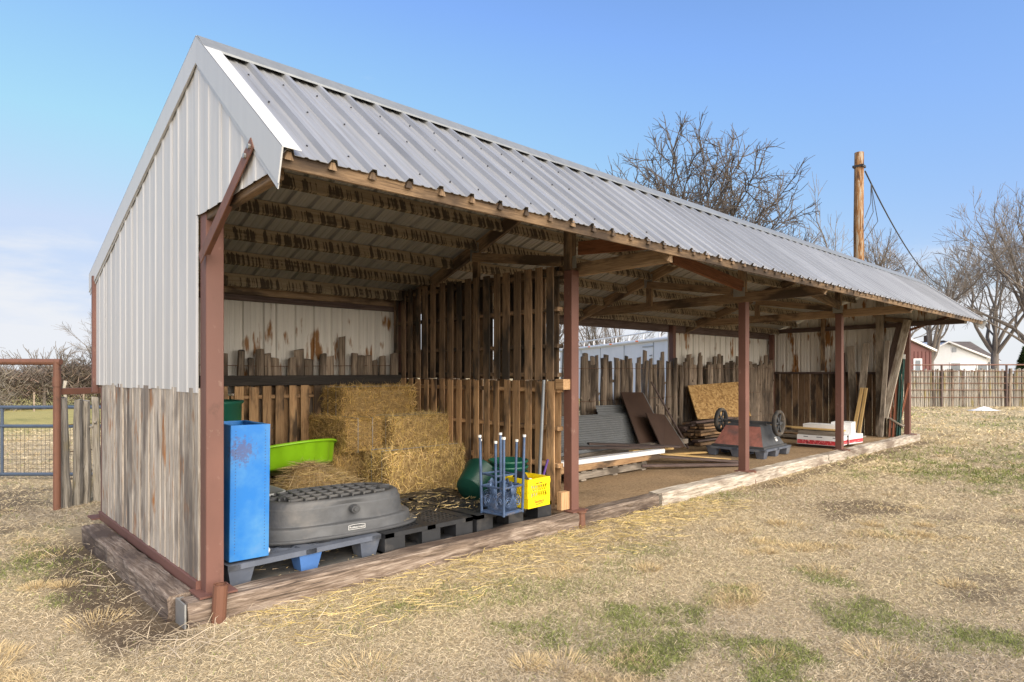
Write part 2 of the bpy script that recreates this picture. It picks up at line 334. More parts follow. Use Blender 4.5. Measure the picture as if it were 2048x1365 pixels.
def strands(name, P0, P1, width, cols, mat, parent=None, mw=None, mid=None):
    """numpy: flat tapering blades from P0 to P1 through mid, per-blade colour"""
    n = len(P0); d = P1 - P0; u = np.cross(d, rng.normal(size=(n, 3))); u /= np.linalg.norm(u, axis=1)[:, None] + 1e-9
    u *= (np.asarray(width).reshape(-1, 1) * .5) if np.ndim(width) else width * .5
    if mid is None: mid = (P0 + P1) / 2 + rng.normal(size=(n, 3)) * .04 * np.linalg.norm(d, axis=1)[:, None]
    V = np.stack([P0 - u, P0 + u, mid + u * .85, mid - u * .85, P1], 1).reshape(-1, 3)
    b = (np.arange(n) * 5)[:, None]
    quads = (b + np.array([0, 1, 2, 3])).ravel(); tris = (b + np.array([3, 2, 4])).ravel()
    loops = np.concatenate([quads, tris]); me = bpy.data.meshes.new(name)
    me.vertices.add(n * 5); me.vertices.foreach_set('co', V.astype(np.float32).ravel())
    me.loops.add(len(loops)); me.loops.foreach_set('vertex_index', loops.astype(np.int32))
    me.polygons.add(2 * n); me.polygons.foreach_set('loop_start', np.concatenate([np.arange(n) * 4, 4 * n + np.arange(n) * 3]).astype(np.int32))
    me.update(calc_edges=True)
    ca = me.color_attributes.new('Col', 'FLOAT_COLOR', 'POINT')
    C4 = np.ones((n, 5, 4), np.float32); C4[:, :, :3] = cols[:, None, :]; ca.data.foreach_set('color', C4.ravel())
    me.materials.append(M[mat]); return obj(name, me, None, parent, mw)
# ---------------------------------------------------------------- ground
_tab = rng.random((256, 256))
def vnoise(x, y, s):
    x = np.asarray(x) * s + 1000.3; y = np.asarray(y) * s + 1000.7
    xi = np.floor(x).astype(int); yi = np.floor(y).astype(int); fx = x - xi; fy = y - yi
    fx = fx * fx * (3 - 2 * fx); fy = fy * fy * (3 - 2 * fy); g = lambda a, b: _tab[a % 256, b % 256]
    return (g(xi, yi) * (1 - fx) + g(xi + 1, yi) * fx) * (1 - fy) + (g(xi, yi + 1) * (1 - fx) + g(xi + 1, yi + 1) * fx) * fy
def fbm(x, y, s, o=4):
    a, t, w = 0, 0, 1.
    for i in range(o): a = a + w * vnoise(x, y, s * 2 ** i); t += w; w *= .55
    return a / t
def sstep(a, b, x): t = np.clip((x - a) / (b - a), 0, 1); return t * t * (3 - 2 * t)
def height(x, y): return .06 - 3.0 * sstep(13, 95, y) * sstep(60, 10, x) - .0 * x
def green_f(x, y):
    g = sstep(.56, .72, fbm(x, y, .62, 4)) * .6
    for cx, cy, r, a in ((1.74, -2.0, .62, .8), (1.4, -1.58, .35, .7), (1.85, -2.58, .45, .8), (2.75, -1.95, .28, .6), (3.0, -2.85, .45, .8), (3.1, -3.2, .35, .8), (2.96, -2.45, .3, .6), (3.55, -2.25, .35, .55), (3.2, -1.0, .5, .35), (9.8, -1.9, 1.9, .6), (13, -2.2, 2.2, .6), (-.55, .9, .22, .6), (-.5, 2.0, .2, .6)):
        g = np.maximum(g, a * sstep(1.0, .35, np.hypot(x - cx, y - cy) / (r * .85) + (fbm(x, y, 4., 4) - .5) * 2.4))
    return np.clip(g * (.55 + .95 * sstep(.38, .62, fbm(x, y, 7., 3))), 0, 1)
def dirt_f(x, y):
    d = np.zeros_like(x)
    w = (fbm(x, y, 3., 3) - .5)
    d = np.maximum(d, sstep(.34, .12, np.abs(x + .33) + w * .3) * sstep(3.0, 2.2, y) * sstep(-.35, -.1, y) * .9)
    d = np.maximum(d, sstep(1., .4, np.hypot((x - 6.2) / .9, (y + 1.55) / .55) + w * 1.2) * .7)
    d = np.maximum(d, sstep(1., .4, np.hypot((x + .75) / .9, (y - 5.3) / 1.6) + w) * .7)
    d = np.maximum(d, sstep(.22, .08, np.abs(y + .28) + w * .25) * sstep(5.5, 7, x) * sstep(15, 14, x) * .7)
    d = np.maximum(d, sstep(.66, .78, fbm(x, y, 1.5, 4)) * .55)
    return np.clip(d, 0, 1)
def axis(lo, hi, near0, near1, step):
    a = list(np.arange(near0, near1, step)); s = step; p = near1
    while p < hi: a.append(p); s *= 1.13; p += s
    a.append(hi); s = step; p = near0; b = []
    while p > lo: s *= 1.13; p -= s; b.append(max(p, lo))
    return np.array(b[::-1] + a)
gx = axis(-260, 420, -3.5, 12, .09); gy = axis(-160, 420, -4.6, 6, .09)
GX, GY = np.meshgrid(gx, gy, indexing='ij'); GZ = height(GX, GY) + (fbm(GX, GY, 1.4, 3) - .5) * .035 * (np.abs(GX) < 40)
inside = (GX > -.02) & (GX < 14.3) & (GY > .0) & (GY < 3.1); GZ = np.where(inside, -.02, GZ)
nx, ny = GX.shape; V = np.stack([GX, GY, GZ], -1).reshape(-1, 3)
ii, jj = np.meshgrid(np.arange(nx - 1), np.arange(ny - 1), indexing='ij'); a = (ii * ny + jj).ravel()
F = np.stack([a, a + ny, a + ny + 1, a + 1], 1)
gm = bpy.data.meshes.new('ground'); gm.vertices.add(len(V)); gm.vertices.foreach_set('co', V.ravel())
gm.loops.add(F.size); gm.loops.foreach_set('vertex_index', F.ravel().astype(np.int32)); gm.polygons.add(len(F)); gm.polygons.foreach_set('loop_start', (np.arange(len(F)) * 4).astype(np.int32)); gm.update(calc_edges=True)
gf = green_f(GX, GY)[..., None]; df = dirt_f(GX, GY)[..., None]
far = sstep(9, 22, np.hypot(GX, GY + 4))[..., None]
tan = np.array([.42, .33, .205]) * (1 - far) + np.array([.50, .40, .235]) * far
meadow = (sstep(12, 18, GY) * sstep(40, 25, GX))[..., None]; tan = tan * (1 - meadow) + np.array([.40, .34, .13]) * meadow
gc = tan * (1 - gf * .65) + np.array([.13, .155, .05]) * gf * .65; gc = gc * (1 - df) + np.array([.115, .082, .055]) * df
ca = gm.color_attributes.new('Col', 'FLOAT_COLOR', 'POINT'); ca.data.foreach_set('color', np.concatenate([gc, np.ones_like(gf)], -1).astype(np.float32).ravel())
gm.materials.append(M['ground']); tag(obj('ground', gm, None), 'dry tan lawn with green patches around the shed', 'ground', kind='structure')
# shed floor: packed dirt in the far bays
dm = MB(); nxs, nys = 90, 22
dV = []
for i in range(nxs + 1):
    for j in range(nys + 1):
        x = 3.2 + (14.05 - 3.2) * i / nxs; y = .08 + 2.95 * j / nys; dV.append((x, y, .13 + .04 * (float(fbm(np.array(x), np.array(y), 1.6, 3)) - .5) * (1 if 0 < j < nys else 0)))
dm.add(dV, [(i * (nys + 1) + j, (i + 1) * (nys + 1) + j, (i + 1) * (nys + 1) + j + 1, i * (nys + 1) + j + 1) for i in range(nxs) for j in range(nys)])
tag(obj('dirt_floor', dm, 'dirt'), 'packed tan dirt floor under the open bays', 'floor', kind='structure')
tag(obj('stall_floor', MB().box((1.66, 1.55, .085), (3.1, 2.9, .09)), 'dirt'), 'earth floor of the straw stall', 'floor', kind='structure')
tag(obj('rubber_mat', MB().box((1.65, .95, .145), (3.05, 1.9, .024)), 'mat'), 'thick black rubber mat under the plastic pallets', 'mat')
# ---------------------------------------------------------------- the shed
AY, AZ = .08, 3.545                       # ridge
FE, RE = -1.12, 3.18                     # eaves (y)
XL0, XL1 = -.022, 15.2                    # roof ends
def zf(y): return AZ - .80 * (AY - y)
def zr(y): return AZ - .358 * (y - AY)
def zroof(y): return zf(y) if y < AY else zr(y)
shed = empty('open_shed', (0, 0, .06), 'long open-front pole shed with white gable, metal roof and brown steel posts', 'shed')
RIB = [(0, 0), (.010, 0), (.024, .027), (.050, .027), (.064, 0), (.112, 0), (.119, .0045), (.131, .0045), (.138, 0), (.170, 0), (.177, .0045), (.189, .0045), (.196, 0)]
def ribs(width, pitch=.229):
    out = []; k = 0
    while True:
        for u, d in RIB:
            q = k * pitch + u
            if q > width + 1e-6: out.append((width, 0)); return out
            out.append((q, d))
        k += 1
def sheet(lo, hi, prof, org, U, N, th=.0025):
    """ribbed sheet: at profile distance u runs between points lo(u), hi(u) (vectors), offset d along N"""
    N = Vector(N); V = []
    for u, d in prof: V += [lo(u) + N * d, hi(u) + N * d, lo(u) + N * (d - th), hi(u) + N * (d - th)]
    n = len(prof); F = []
    for i in range(n - 1):
        a, b = i * 4, i * 4 + 4
        F += [(a, b, b + 1, a + 1), (a + 3, b + 3, b + 2, a + 2), (a + 2, b + 2, b, a), (a + 1, b + 1, b + 3, a + 3)]
    F += [(0, 1, 3, 2), (4 * n - 4, 4 * n - 2, 4 * n - 1, 4 * n - 3)]
    return MB().add(V, F)
def norm(v): v = Vector(v); return v.normalized()
NF, NR = norm((0, -.80, 1)), norm((0, .358, 1))
npan = 17; pw = (XL1 - XL0) / npan
pf = ribs(pw + .02); L0 = Vector((0, FE, zf(FE))); L1 = Vector((0, AY - .01, zf(AY - .01)))
r0 = Vector((0, AY + .01, zr(AY + .01))); r1 = Vector((0, RE, zr(RE)))
mroofF = sheet(lambda u: L0 + Vector((u, 0, 0)), lambda u: L1 + Vector((u, 0, 0)), pf, 0, 0, NF).mesh('roof_panel'); mroofF.materials.append(M['roof'])
mroofFshade = mroofF.copy(); mroofFshade.materials.clear(); mroofFshade.materials.append(M['roof_shaded'])
mroofR = sheet(lambda u: r1 + Vector((u, 0, 0)), lambda u: r0 + Vector((u, 0, 0)), pf, 0, 0, NR).mesh('roof_panel'); mroofR.materials.append(M['roof_under'])
for i in range(npan):
    x = XL0 + i * pw; dz = random.uniform(0, .003)
    obj('roof_panel', mroofFshade if i >= 14 else mroofF, None, shed, T(x, 0, dz + .001 * (i % 2)))
    obj('roof_panel', mroofR, None, shed, T(x, 0, dz + .001 * (i % 2)))
# screws in rows along the purlins
sm = MB()
for y in (-.22, -.55, -1.0):
    x = .16
    while x < 15:
        p = Vector((x + random.uniform(-.01, .01), y + random.uniform(-.012, .012), 0)); p.z = zf(p.y) + .004
        sm.tube([p, p + NF * .009], .0055, 6); x += .229
tag(obj('roof_screws', sm, 'screw', shed), kind='stuff')
# ridge cap in lengths
for i in range(5):
    x0 = XL0 - .01 + i * 3.06; x1 = min(x0 + 3.08, XL1 + .01); o = .036 + .003 * (i % 2)
    P = [(AY - .15, zf(AY - .15) + o), (AY - .145, zf(AY - .145) + o + .012), (AY - .02, AZ + o + .004), (AY + .02, AZ + o + .004), (AY + .145, zr(AY + .145) + o + .012), (AY + .15, zr(AY + .15) + o), (AY + .02, AZ + o - .006), (AY - .02, AZ + o - .006)]
    obj('ridge_cap', MB().prism(P, 'x', x0, x1), 'cap', shed)
# rake trim on both ends
for x, s in ((XL0, -1), (XL1, 1)):
    for (ya, yb, N) in ((FE - .03, AY, NF), (AY, RE + .02, NR)):
        za, zb = (zf(ya), zf(yb)) if N is NF else (zr(ya), zr(yb))
        P = [(ya, za + .044), (yb, zb + .044), (yb, zb - .125), (ya + (.05 if N is NF else 0), za - .12)]
        obj('rake_trim', MB().prism(P, 'x', x + s * .004, x + s * .012), 'white_trim', shed)
        P2 = [(ya, za + .046), (yb, zb + .046), (yb, zb + .041), (ya, za + .041)]
        obj('rake_flashing', MB().prism(P2, 'x', x + s * .012, x - s * .085), 'white_trim', shed)
        P3 = [(ya + .06, za - .118), (yb, zb - .128), (yb, zb - .15), (ya + .07, za - .142)]
        obj('rake_lip', MB().prism(P3, 'x', x - s * .002, x + s * .003), 'white_trim', shed)
# posts
PX = [0, 3.33, 6.84, 10.28, 14.15]; PW = .105
for i, x in enumerate(PX):
    p = beam('post', (x + PW / 2, PW / 2, .2), (x + PW / 2, PW / 2, 2.52), PW, PW, 'brown_steel', shed, up=(0, 1, 0))
    obj('base_plate', MB().box((0, 0, 0), (.22, .20, .012)), 'brown_steel', p, T(x + PW / 2, PW / 2 - .02, .205))
    if i: pipe('footing_pipe', [(x + PW / 2, -.075, .04), (x + PW / 2, -.065, .21)], .042, 'rust_pipe', p, 12)
    if i: obj('pipe_collar', MB().lathe([(.04, 0), (.056, 0), (.056, .014), (.04, .014)], 14), 'rust_pipe', p, T(x + PW / 2, -.066, .196))
    if 0 < i < 4:
        beam('post_extension', (x + PW / 2, PW / 2 + .02, 2.525), (x + PW / 2, PW / 2 + .02, zf(.02) - .08), .09, .09, 'truss', shed, up=(0, 1, 0))
fp = obj('footing_pipe', MB().tube([(.0, 0, 0), (.012, -.01, .25)], [.042, .042], 14, False).tube([(.0, 0, 0.0), (.012, -.01, .245)], [.035, .035], 14, False).add([(.012 + .042 * math.cos(a / 14 * 6.2832), -.01 + .042 * math.sin(a / 14 * 6.2832), .25) for a in range(14)] + [(.012 + .034 * math.cos(a / 14 * 6.2832), -.01 + .034 * math.sin(a / 14 * 6.2832), .25) for a in range(14)], [(a, (a + 1) % 14, 14 + (a + 1) % 14, 14 + a) for a in range(14)]), 'rust_pipe', shed, T(.03, -.115, .035))
beam('post', (.05, 2.85, .2), (.05, 2.85, zr(2.85) - .06), .09, .09, 'brown_steel', shed, up=(0, 1, 0))
obj('base_plate', MB().box((0, 0, 0), (.22, .2, .012)), 'brown_steel', shed, T(.02, 2.85, .203))
for x in (3.38, 9.72, 14.12): beam('post', (x, 2.96, .1), (x, 2.96, 2.44), .10, .10, 'brown_steel', shed, up=(0, 1, 0))
# trusses at the posts: rear rafter, front rafter, bottom chord, webs
for i, x in enumerate((3.40, 6.80, 10.30)):
    beam('rafter', (x, AY, AZ - .10), (x, 3.08, zr(3.08) - .10), .045, .14, 'truss', shed)
    beam('rafter', (x, AY, AZ - .12), (x, FE + .05, zf(FE + .05) - .085), .045, .14, 'truss', shed)
    beam('bottom_chord', (x + .055, FE + .10, 2.545), (x + .055, 3.05, 2.50), .04, .13, 'truss', shed)
    beam('truss_web', (x + .004, 1.5, 2.52), (x + .004, 1.5, zr(1.5) - .1), .05, .09, 'truss', shed, up=(0, 1, 0))
    beam('truss_web', (x - .045, 1.5, zr(1.5) - .2), (x - .045, .15, 2.62), .04, .10, 'truss', shed)
    obj('nail_plate', MB().box((0, 0, 0), (.004, .14, .2)), 'gang', shed, T(x - .028, 1.5, zr(1.5) - .14))
    obj('nail_plate', MB().box((0, 0, 0), (.004, .16, .12)), 'gang', shed, T(x - .028, .06, 2.60))
beam('eave_brace', (3.44, .0, 2.74), (3.48, -.86, 2.69), .04, .13, 'redwood', shed)
beam('knee_brace', (6.80, .03, 2.68), (5.12, .03, 2.86), .04, .14, 'redwood', shed)
beam('knee_brace', (10.24, .03, 2.66), (8.7, .03, 2.84), .04, .13, 'truss', shed)
# purlins under the rear slope (their stained faces look to the front), three under the front slope
for y in (1.05, 1.47, 1.91, 2.35, 2.78, .55):
    for xa, xb in ((.04, 3.37), (3.43, 6.77), (6.83, 10.27), (10.33, 14.06)):
        z = zr(y) - .078; beam('purlin', (xa, y, z), (xb, y, z), .04, .135, 'purlin', shed, up=NR)
for y in (-.25, -.68):
    z = zf(y) - .085; beam('purlin', (.04, y, z), (15.1, y, z), .04, .09, 'purlin', shed, up=NF)
xs = [-.02, 3.9, 7.6, 11.3, 15.12]
for a, b in zip(xs, xs[1:]): beam('eave_board', (a, FE + .045, zf(FE + .045) - .055), (b - .004, FE + .045, zf(FE + .045) - .055), .042, .078, 'fascia', shed, up=(0, -.25, 1))
# wood closure strips filling the ribs at the eave
cl = MB(); x = XL0 + .02
while x < XL1 - .1:
    p = Vector((x + .019, FE + .004, zf(FE + .004))); cl.add([p + Vector((-.022, 0, -.03)), p + Vector((.022, 0, -.03)), p + Vector((.010, 0, .008)), p + Vector((-.010, 0, .008)), p + Vector((-.022, .02, -.02)), p + Vector((.022, .02, -.02)), p + Vector((.010, .02, .022)), p + Vector((-.010, .02, .022))], [(0, 1, 2, 3), (4, 7, 6, 5), (3, 2, 6, 7), (0, 3, 7, 4), (1, 5, 6, 2)]); x += .229
tag(obj('rib_closures', cl, 'fascia', shed), kind='stuff')
beam('rear_header', (.06, 3.03, 2.39), (14.08, 3.03, 2.39), .04, .15, 'darkwood', shed)
beam('rear_header', (.06, 2.965, 2.425), (3.31, 2.965, 2.425), .04, .10, 'truss', shed)
# near gable wall: ribbed white sheets above, old boards below
yv = [FE + .13, -.30, .108, .62, 1.14, 1.66, 2.18, 2.62, 2.99]
for k, (a, b) in enumerate(zip(yv, yv[1:])):
    def lo(u, a=a, k=k):
        y = a + u; zb = 2.50 + .03 * abs(y) if k < 2 else 1.425 - .006 * (k % 3)
        return Vector((0, y, min(zb, zroof(y) - .06)))
    hi = lambda u, a=a: Vector((0, a + u, zroof(a + u) - .035))
    pr = sorted(set(ribs(b - a + .01, .18)) | {((-a), 0)} if a < 0 < b else set(ribs(b - a + .01, .18)))
    obj('wall_panel', sheet(lo, hi, [(u, d * .2) for u, d in pr], 0, 0, (-1, 0, 0)), 'white_metal', shed, T(-.012 - .003 * (k % 2), 0, 0))
y = .10; k = 0; srng = random.Random(3)
while y < 2.78:
    w = srng.choice((.085, .092, .10, .11)); w = min(w, 2.795 - y)
    if w < .03: break
    obj('siding_plank', MB().prism([(-.0, y + .005), (-.0, y + w - .005), (-.013, y + w - .005), (-.018, y + w - .011), (-.018, y + .011), (-.013, y + .005)], 'z', 0, 1.18), 'siding', shed, T(.006 + srng.uniform(-.006, .006), 0, .262)); y += w; k += 1
beam('bottom_rail', (-.002, .10, .225), (-.002, 2.81, .225), .05, .075, 'brown_steel', shed)
beam('wall_girt', (.045, .11, 1.40), (.045, 2.80, 1.40), .05, .09, 'truss', shed)
beam('wall_girt', (.045, .11, .75), (.045, 2.80, .75), .05, .09, 'truss', shed)
beam('corner_trim', (-.02, 3.0, 1.35), (-.02, 3.0, zr(3.0) - .06), .05, .05, 'brown_steel', shed, up=(0, 1, 0))
beam('gable_sill', (.03, .0, 2.49), (.03, FE + .15, 2.53), .05, .06, 'fascia', shed)
# angle-iron brace from the corner post to the eave
br = MB(); p0, p1 = Vector((-.036, -.005, 2.22)), Vector((-.036, -.80, 2.71)); d = (p1 - p0).normalized(); nrm = Vector((1, 0, 0)).cross(d)
br.box((p0 + p1) / 2, (.006, .07, (p1 - p0).length), Matrix((Vector((1, 0, 0)), -nrm, d)).transposed().to_3x3())
br.box((p0 + p1) / 2 + Vector((.03, 0, 0)) - nrm * .032, (.06, .006, (p1 - p0).length), Matrix((Vector((1, 0, 0)), -nrm, d)).transposed().to_3x3())
ab = obj('angle_brace', br, 'rust_pipe', shed)
for q in (.90, .97):
    c = p0.lerp(p1, q); obj('bolt', MB().tube([c + Vector((-.004, 0, 0)), c + Vector((-.016, 0, 0))], .014, 8), 'gang', ab)
beam('angle_brace', (14.2, -.0, 2.42), (14.2, -.80, 2.70), .05, .05, 'rust_pipe', shed)
# rear walls: sheets in the first bay and behind the last two
def rear_panels(xa, xb, zb, mat):
    n = max(1, round((xb - xa) / .91)); w = (xb - xa) / n
    for k in range(n):
        x0 = xa + k * w
        obj('wall_panel', sheet(lambda u: Vector((x0 + u, 0, zb)), lambda u: Vector((x0 + u, 0, zr(3.07) - .04)), ribs(w + .006), 0, 0, (0, 1, 0)), mat, shed, T(0, 3.075 + .002 * (k % 2), 0))
rear_panels(.04, 3.36, 1.30, 'inner_metal'); rear_panels(9.74, 14.26, 1.2, 'inner_metal')
# far end wall: ribbed sheets above, brown boards below, beam across
for k in range(5):
    ya, yb = ((-1.0, .0), (.0, .8), (.8, 1.6), (1.6, 2.4), (2.4, 3.06))[k]
    obj('wall_panel', sheet(lambda u: Vector((0, ya + u, 2.50 if k == 0 else 1.48)), lambda u: Vector((0, ya + u, zroof(ya + u) - .04)), sorted(set(ribs(yb - ya + .004)) | ({(AY - ya, 0)} if ya < AY < yb else set())), 0, 0, (1, 0, 0)), 'inner_metal', shed, T(14.22 + .002 * (k % 2), 0, 0))
y = .16; srng = random.Random(5)
while y < 3.04:
    w = min(srng.choice((.13, .145, .15, .16)), 3.06 - y)
    if w < .04: break
    beam('wall_plank', (14.17, y + w / 2, .08), (14.17 + srng.uniform(-.008, .008), y + w / 2, 1.49), .022, w - .008, 'brownwall', shed, up=(0, 1, 0)); y += w
beam('end_beam', (14.13, FE + .15, 2.55), (14.13, 3.05, 2.50), .05, .10, 'darkwood', shed)
beam('end_girt', (14.10, .16, 1.50), (14.10, 3.02, 1.50), .05, .05, 'darkwood', shed)
beam('end_upright', (13.98, .52, .15), (13.98, .52, 3.1), .10, .14, 'greywood', shed, up=(0, 1, 0))
beam('end_upright', (14.10, 1.75, 1.55), (14.10, 1.75, 2.85), .04, .09, 'truss', shed, up=(0, 1, 0))
beam('end_web', (14.10, .5, 2.68), (14.10, -.05, 2.60), .04, .10, 'truss', shed)
# wood block at the second post, black shelf beam across the stall's rear
beam('nailer_block', (3.29, .06, .22), (3.29, .06, .39), .06, .15, 'pallet', shed, up=(1, 0, 0))
beam('nailer_block', (3.28, .02, 1.42), (3.28, .12, 1.42), .1, .1, 'pallet', shed)
beam('shelf_beam', (.06, 2.80, 1.445), (3.28, 2.80, 1.445), .05, .11, 'blackbeam', shed)
# ---------------------------------------------------------------- timbers on the ground
ties = [('tie', (-.105, .10, .125), (-.125, 2.52, .13), .165, .16, 'weathered brown railroad tie along the foot of the gable wall'),
        ('tie', (-.12, -.01, .12), (3.32, -.02, .12), .17, .15, 'brown railroad tie in front of the straw stall'),
        ('tie', (3.40, -.01, .115), (4.66, -.01, .12), .17, .15, 'short split railroad tie right of the second post'),
        ('tie_pale', (4.70, -.02, .12), (9.4, -.02, .115), .19, .17, 'long pale railroad tie below the third post'),
        ('tie_pale', (9.43, -.02, .115), (14.45, -.02, .11), .19, .17, 'long pale railroad tie running to the far end post')]
for k, (m, a, b, w, h, lab) in enumerate(ties):
    tag(rough_beam('railroad_tie', a, b, w, h, m, None, .008, int(8 + (Vector(b) - Vector(a)).length * 5), k), lab, 'timber', 'old timbers along the shed base')
# perforated plate wrapped over the tie corner
tag(obj('mesh_plate', MB().box((0, 0, 0), (.010, .17, .15)).box((.02, .09, .0), (.04, .012, .14)), 'gang', None, T(-.142, -.005, .122)), 'grey perforated metal plate on the tie end at the corner', 'plate')
# ---------------------------------------------------------------- standing pallets (partition and stall back)
def pallet_wall(label, org, along, W, z0, H, face, mat, nb, slab, group, seed, off=.77):
    """pallet stood on edge: vertical deck boards on both faces, horizontal stringers between. org = lower corner, along = horizontal unit, face = unit to the viewer side"""
    rr = random.Random(seed); o = Vector(org); A = Vector(along); N = Vector(face)
    root = empty('wooden_pallet', tuple(o + A * W / 2), label, 'pallet', group)
    for q in slab:
        a = o + Vector((0, 0, z0 + H * q)); beam('stringer', a, a + A * W, .085, .04, mat, root)
    pitch = W / nb
    for k in range(nb):
        c = o + A * (pitch * (k + .5) + rr.uniform(-.012, .012)) + N * .052; w = rr.choice((.085, .095, .10, .105))
        t = rr.uniform(-.006, .006)
        beam('deck_board', c + Vector((0, 0, z0 + rr.uniform(0, .012))), c + A * t + Vector((0, 0, z0 + H - rr.uniform(0, .015))), .016, w, mat, root, up=A)
    for k in range(nb):
        c = o + A * (min(max(pitch * (k + off) + rr.uniform(-.02, .02), .05), W - .05)) - N * .052; w = rr.choice((.09, .105, .115, .125))
        if k == nb - 1 and off > 1: continue
        beam('deck_board', c + Vector((0, 0, z0 + rr.uniform(0, .012))), c + A * rr.uniform(-.01, .01) + Vector((0, 0, z0 + H - rr.uniform(0, .015))), .016, w, mat, root, up=A)
pn = ['nearest the steel post', 'in the middle', 'at the rear wall']
for k in range(3):
    pallet_wall('blackened pallet in the upper row of the partition, ' + pn[k], (3.30, .12 + k * .955, 0), (0, 1, 0), .95, 1.455, 1.12, (-1, 0, 0), 'pallet_dark', 6, (.05, .30, .62, .93), 'partition pallets', k + 20)
    pallet_wall('tan pallet in the lower row of the partition, ' + pn[k], (3.30, .12 + k * .955, 0), (0, 1, 0), .95, .22, 1.24, (-1, 0, 0), 'pallet', 6, (.05, .33, .62, .92), 'partition pallets', k + 30)
    pallet_wall('tan pallet on the stall rear wall, ' + ('behind the blue cabinet', 'behind the lime tub', 'behind the straw bales')[k], (.10 + k * 1.06, 2.86, 0), (1, 0, 0), 1.04, .17, 1.22, (0, -1, 0), 'pallet', 7, (.08, .45, .90), 'stall back pallets', k + 40, 1.24)
# ---------------------------------------------------------------- log picket fences
logm = []
def log_mesh(seed, mat, r=.05):
    rr = random.Random(seed); n = 8; seg = 7; V = []; bx = by = 0
    ks = [rr.uniform(.8, 1.2) for _ in range(n)]
    for i in range(seg + 1):
        t = i / seg; bx += rr.uniform(-.007, .007); by += rr.uniform(-.007, .007)
        for k in range(n):
            a = 2 * math.pi * k / n; q = r * (1.06 - .22 * t) * ks[k] * rr.uniform(.9, 1.1); zz = t + (rr.uniform(-.002, .002) + math.cos(a + seed) * .006 if i == seg else 0)
            V.append((bx + q * math.cos(a), by + q * math.sin(a), zz))
    F = [(i * n + k, i * n + (k + 1) % n, (i + 1) * n + (k + 1) % n, (i + 1) * n + k) for i in range(seg) for k in range(n)] + [tuple(range(n))[::-1], tuple(range(seg * n, seg * n + n))]
    mb = MB().add(V, F)
    for _ in range(2):
        h = rr.uniform(.3, .9); a = rr.uniform(0, 6.28); d = Vector((math.cos(a), math.sin(a), .02)); mb.tube([Vector((0, 0, h)) + d * r * .7, Vector((0, 0, h + .012)) + d * (r + rr.uniform(.01, .03))], [.018, .011], 5)
    m = mb.mesh('picket'); m.materials.append(M[mat]); return m
LG = [log_mesh(k, 'log') for k in range(7)]; LL = [log_mesh(k + 50, 'log_lichen', .047) for k in range(4)]
def pickets(root, pts, hgt, meshes, rr, lean=.03, sc=(.75, 1.25)):
    for p in pts:
        s = rr.uniform(*sc); h = hgt(rr)
        mw = T(*p) @ Matrix.Rotation(rr.uniform(-lean, lean) * .3, 4, 'X') @ Matrix.Rotation(rr.uniform(-lean, lean), 4, 'Y') @ Matrix.Rotation(rr.uniform(0, 6.28), 4, 'Z') @ Matrix.Diagonal((s, s, h, 1))
        obj('picket', rr.choice(meshes), None, root, mw)
rr = random.Random(11)
fb = empty('log_picket_fence', (1.7, 2.97, .05), 'row of short grey log ends standing above the black shelf beam', 'fence')
pts = []; x = .12
while x < 3.3: pts.append((x, 2.955 + rr.uniform(-.012, .012), .06)); x += rr.uniform(.09, .16)
pickets(fb, pts, lambda r: r.uniform(1.62, 1.74) + (.22 if r.random() < .07 else 0), LG, rr, .015, (.9, 1.4))
pipe('fence_wire', [(.1, 2.92, 1.62), (1.7, 2.92, 1.60), (3.28, 2.92, 1.62)], .004, 'rustwire', fb, 5)
fc = empty('log_picket_fence', (10, 2.95, .05), 'tall brown log picket fence closing the rear of the open bays', 'fence')
pts = []; x = 3.5
while x < 14.0:
    pts.append((x, 2.92 + rr.uniform(-.03, .03) - (.07 if abs(x - 9.72) < .12 else 0), .06)); x += rr.uniform(.068, .098) if rr.random() > .05 else .15
pickets(fc, pts, lambda r: r.uniform(1.58, 1.76) + (.12 if r.random() < .14 else 0), LG, rr, .04)
for z in (.5, 1.05, 1.60): pipe('fence_wire', [(3.5, 2.84, z), (7, 2.835, z - .01), (10, 2.84, z), (13.9, 2.84, z)], .004, 'rustwire', fc, 5)
fl = empty('log_picket_fence', (.2, 4.9, .05), 'six lichen-covered log pickets between rusty gate post and shed corner', 'fence')
for k, (x, y) in enumerate(((-.03, 4.38), (.08, 4.44), (.17, 4.50), (.29, 4.53), (.40, 4.60), (.49, 4.66), (.60, 4.70), (.72, 4.76))):
    pickets(fl, [(x, y, .05)], lambda r: 1.18 + r.uniform(-.03, .03), LL, rr, .035, (.85, 1.1))
beam('rail', (-.13, 4.35, 1.325), (1.1, 5.0, 1.325), .07, .07, 'rust_pipe', fl)
for z in (.35, .65, .95): pipe('fence_wire', [(-.1, 4.42, z), (.8, 4.86, z)], .005, 'rustwire', fl, 5)
gp = empty('pipe_gateway', (-.13, 4.3, .05), 'rusty welded pipe gateway frame left of the shed', 'gateway')
pipe('upright', [(-.13, 4.3, .0), (-.13, 4.3, 1.66)], .036, 'rust_pipe', gp, 12)
obj('sleeve', MB().lathe([(.036, 0), (.043, 0), (.043, .1), (.036, .1)], 14), 'rust_pipe', gp, T(-.13, 4.3, 1.38))
pipe('crossbar', [(-.10, 4.27, 1.645), (-2.6, 6.65, 1.66)], .034, 'rust_pipe', gp, 12); pipe('upright', [(-2.6, 6.65, 0), (-2.6, 6.65, 1.68)], .036, 'rust_pipe', gp, 12)
g = empty('pipe_gate', (-.6, 7.3, .05), 'blue-grey tube gate with wire mesh behind the rusty gateway', 'gate')
ga, gb = Vector((-1.75, 8.45, 0)), Vector((.75, 6.1, 0)); dz = lambda p, z: (p.x, p.y, z)
for z in (1.05, .79, .13): pipe('rail', [dz(ga, z), dz(gb, z)], .024, 'gateblue', g)
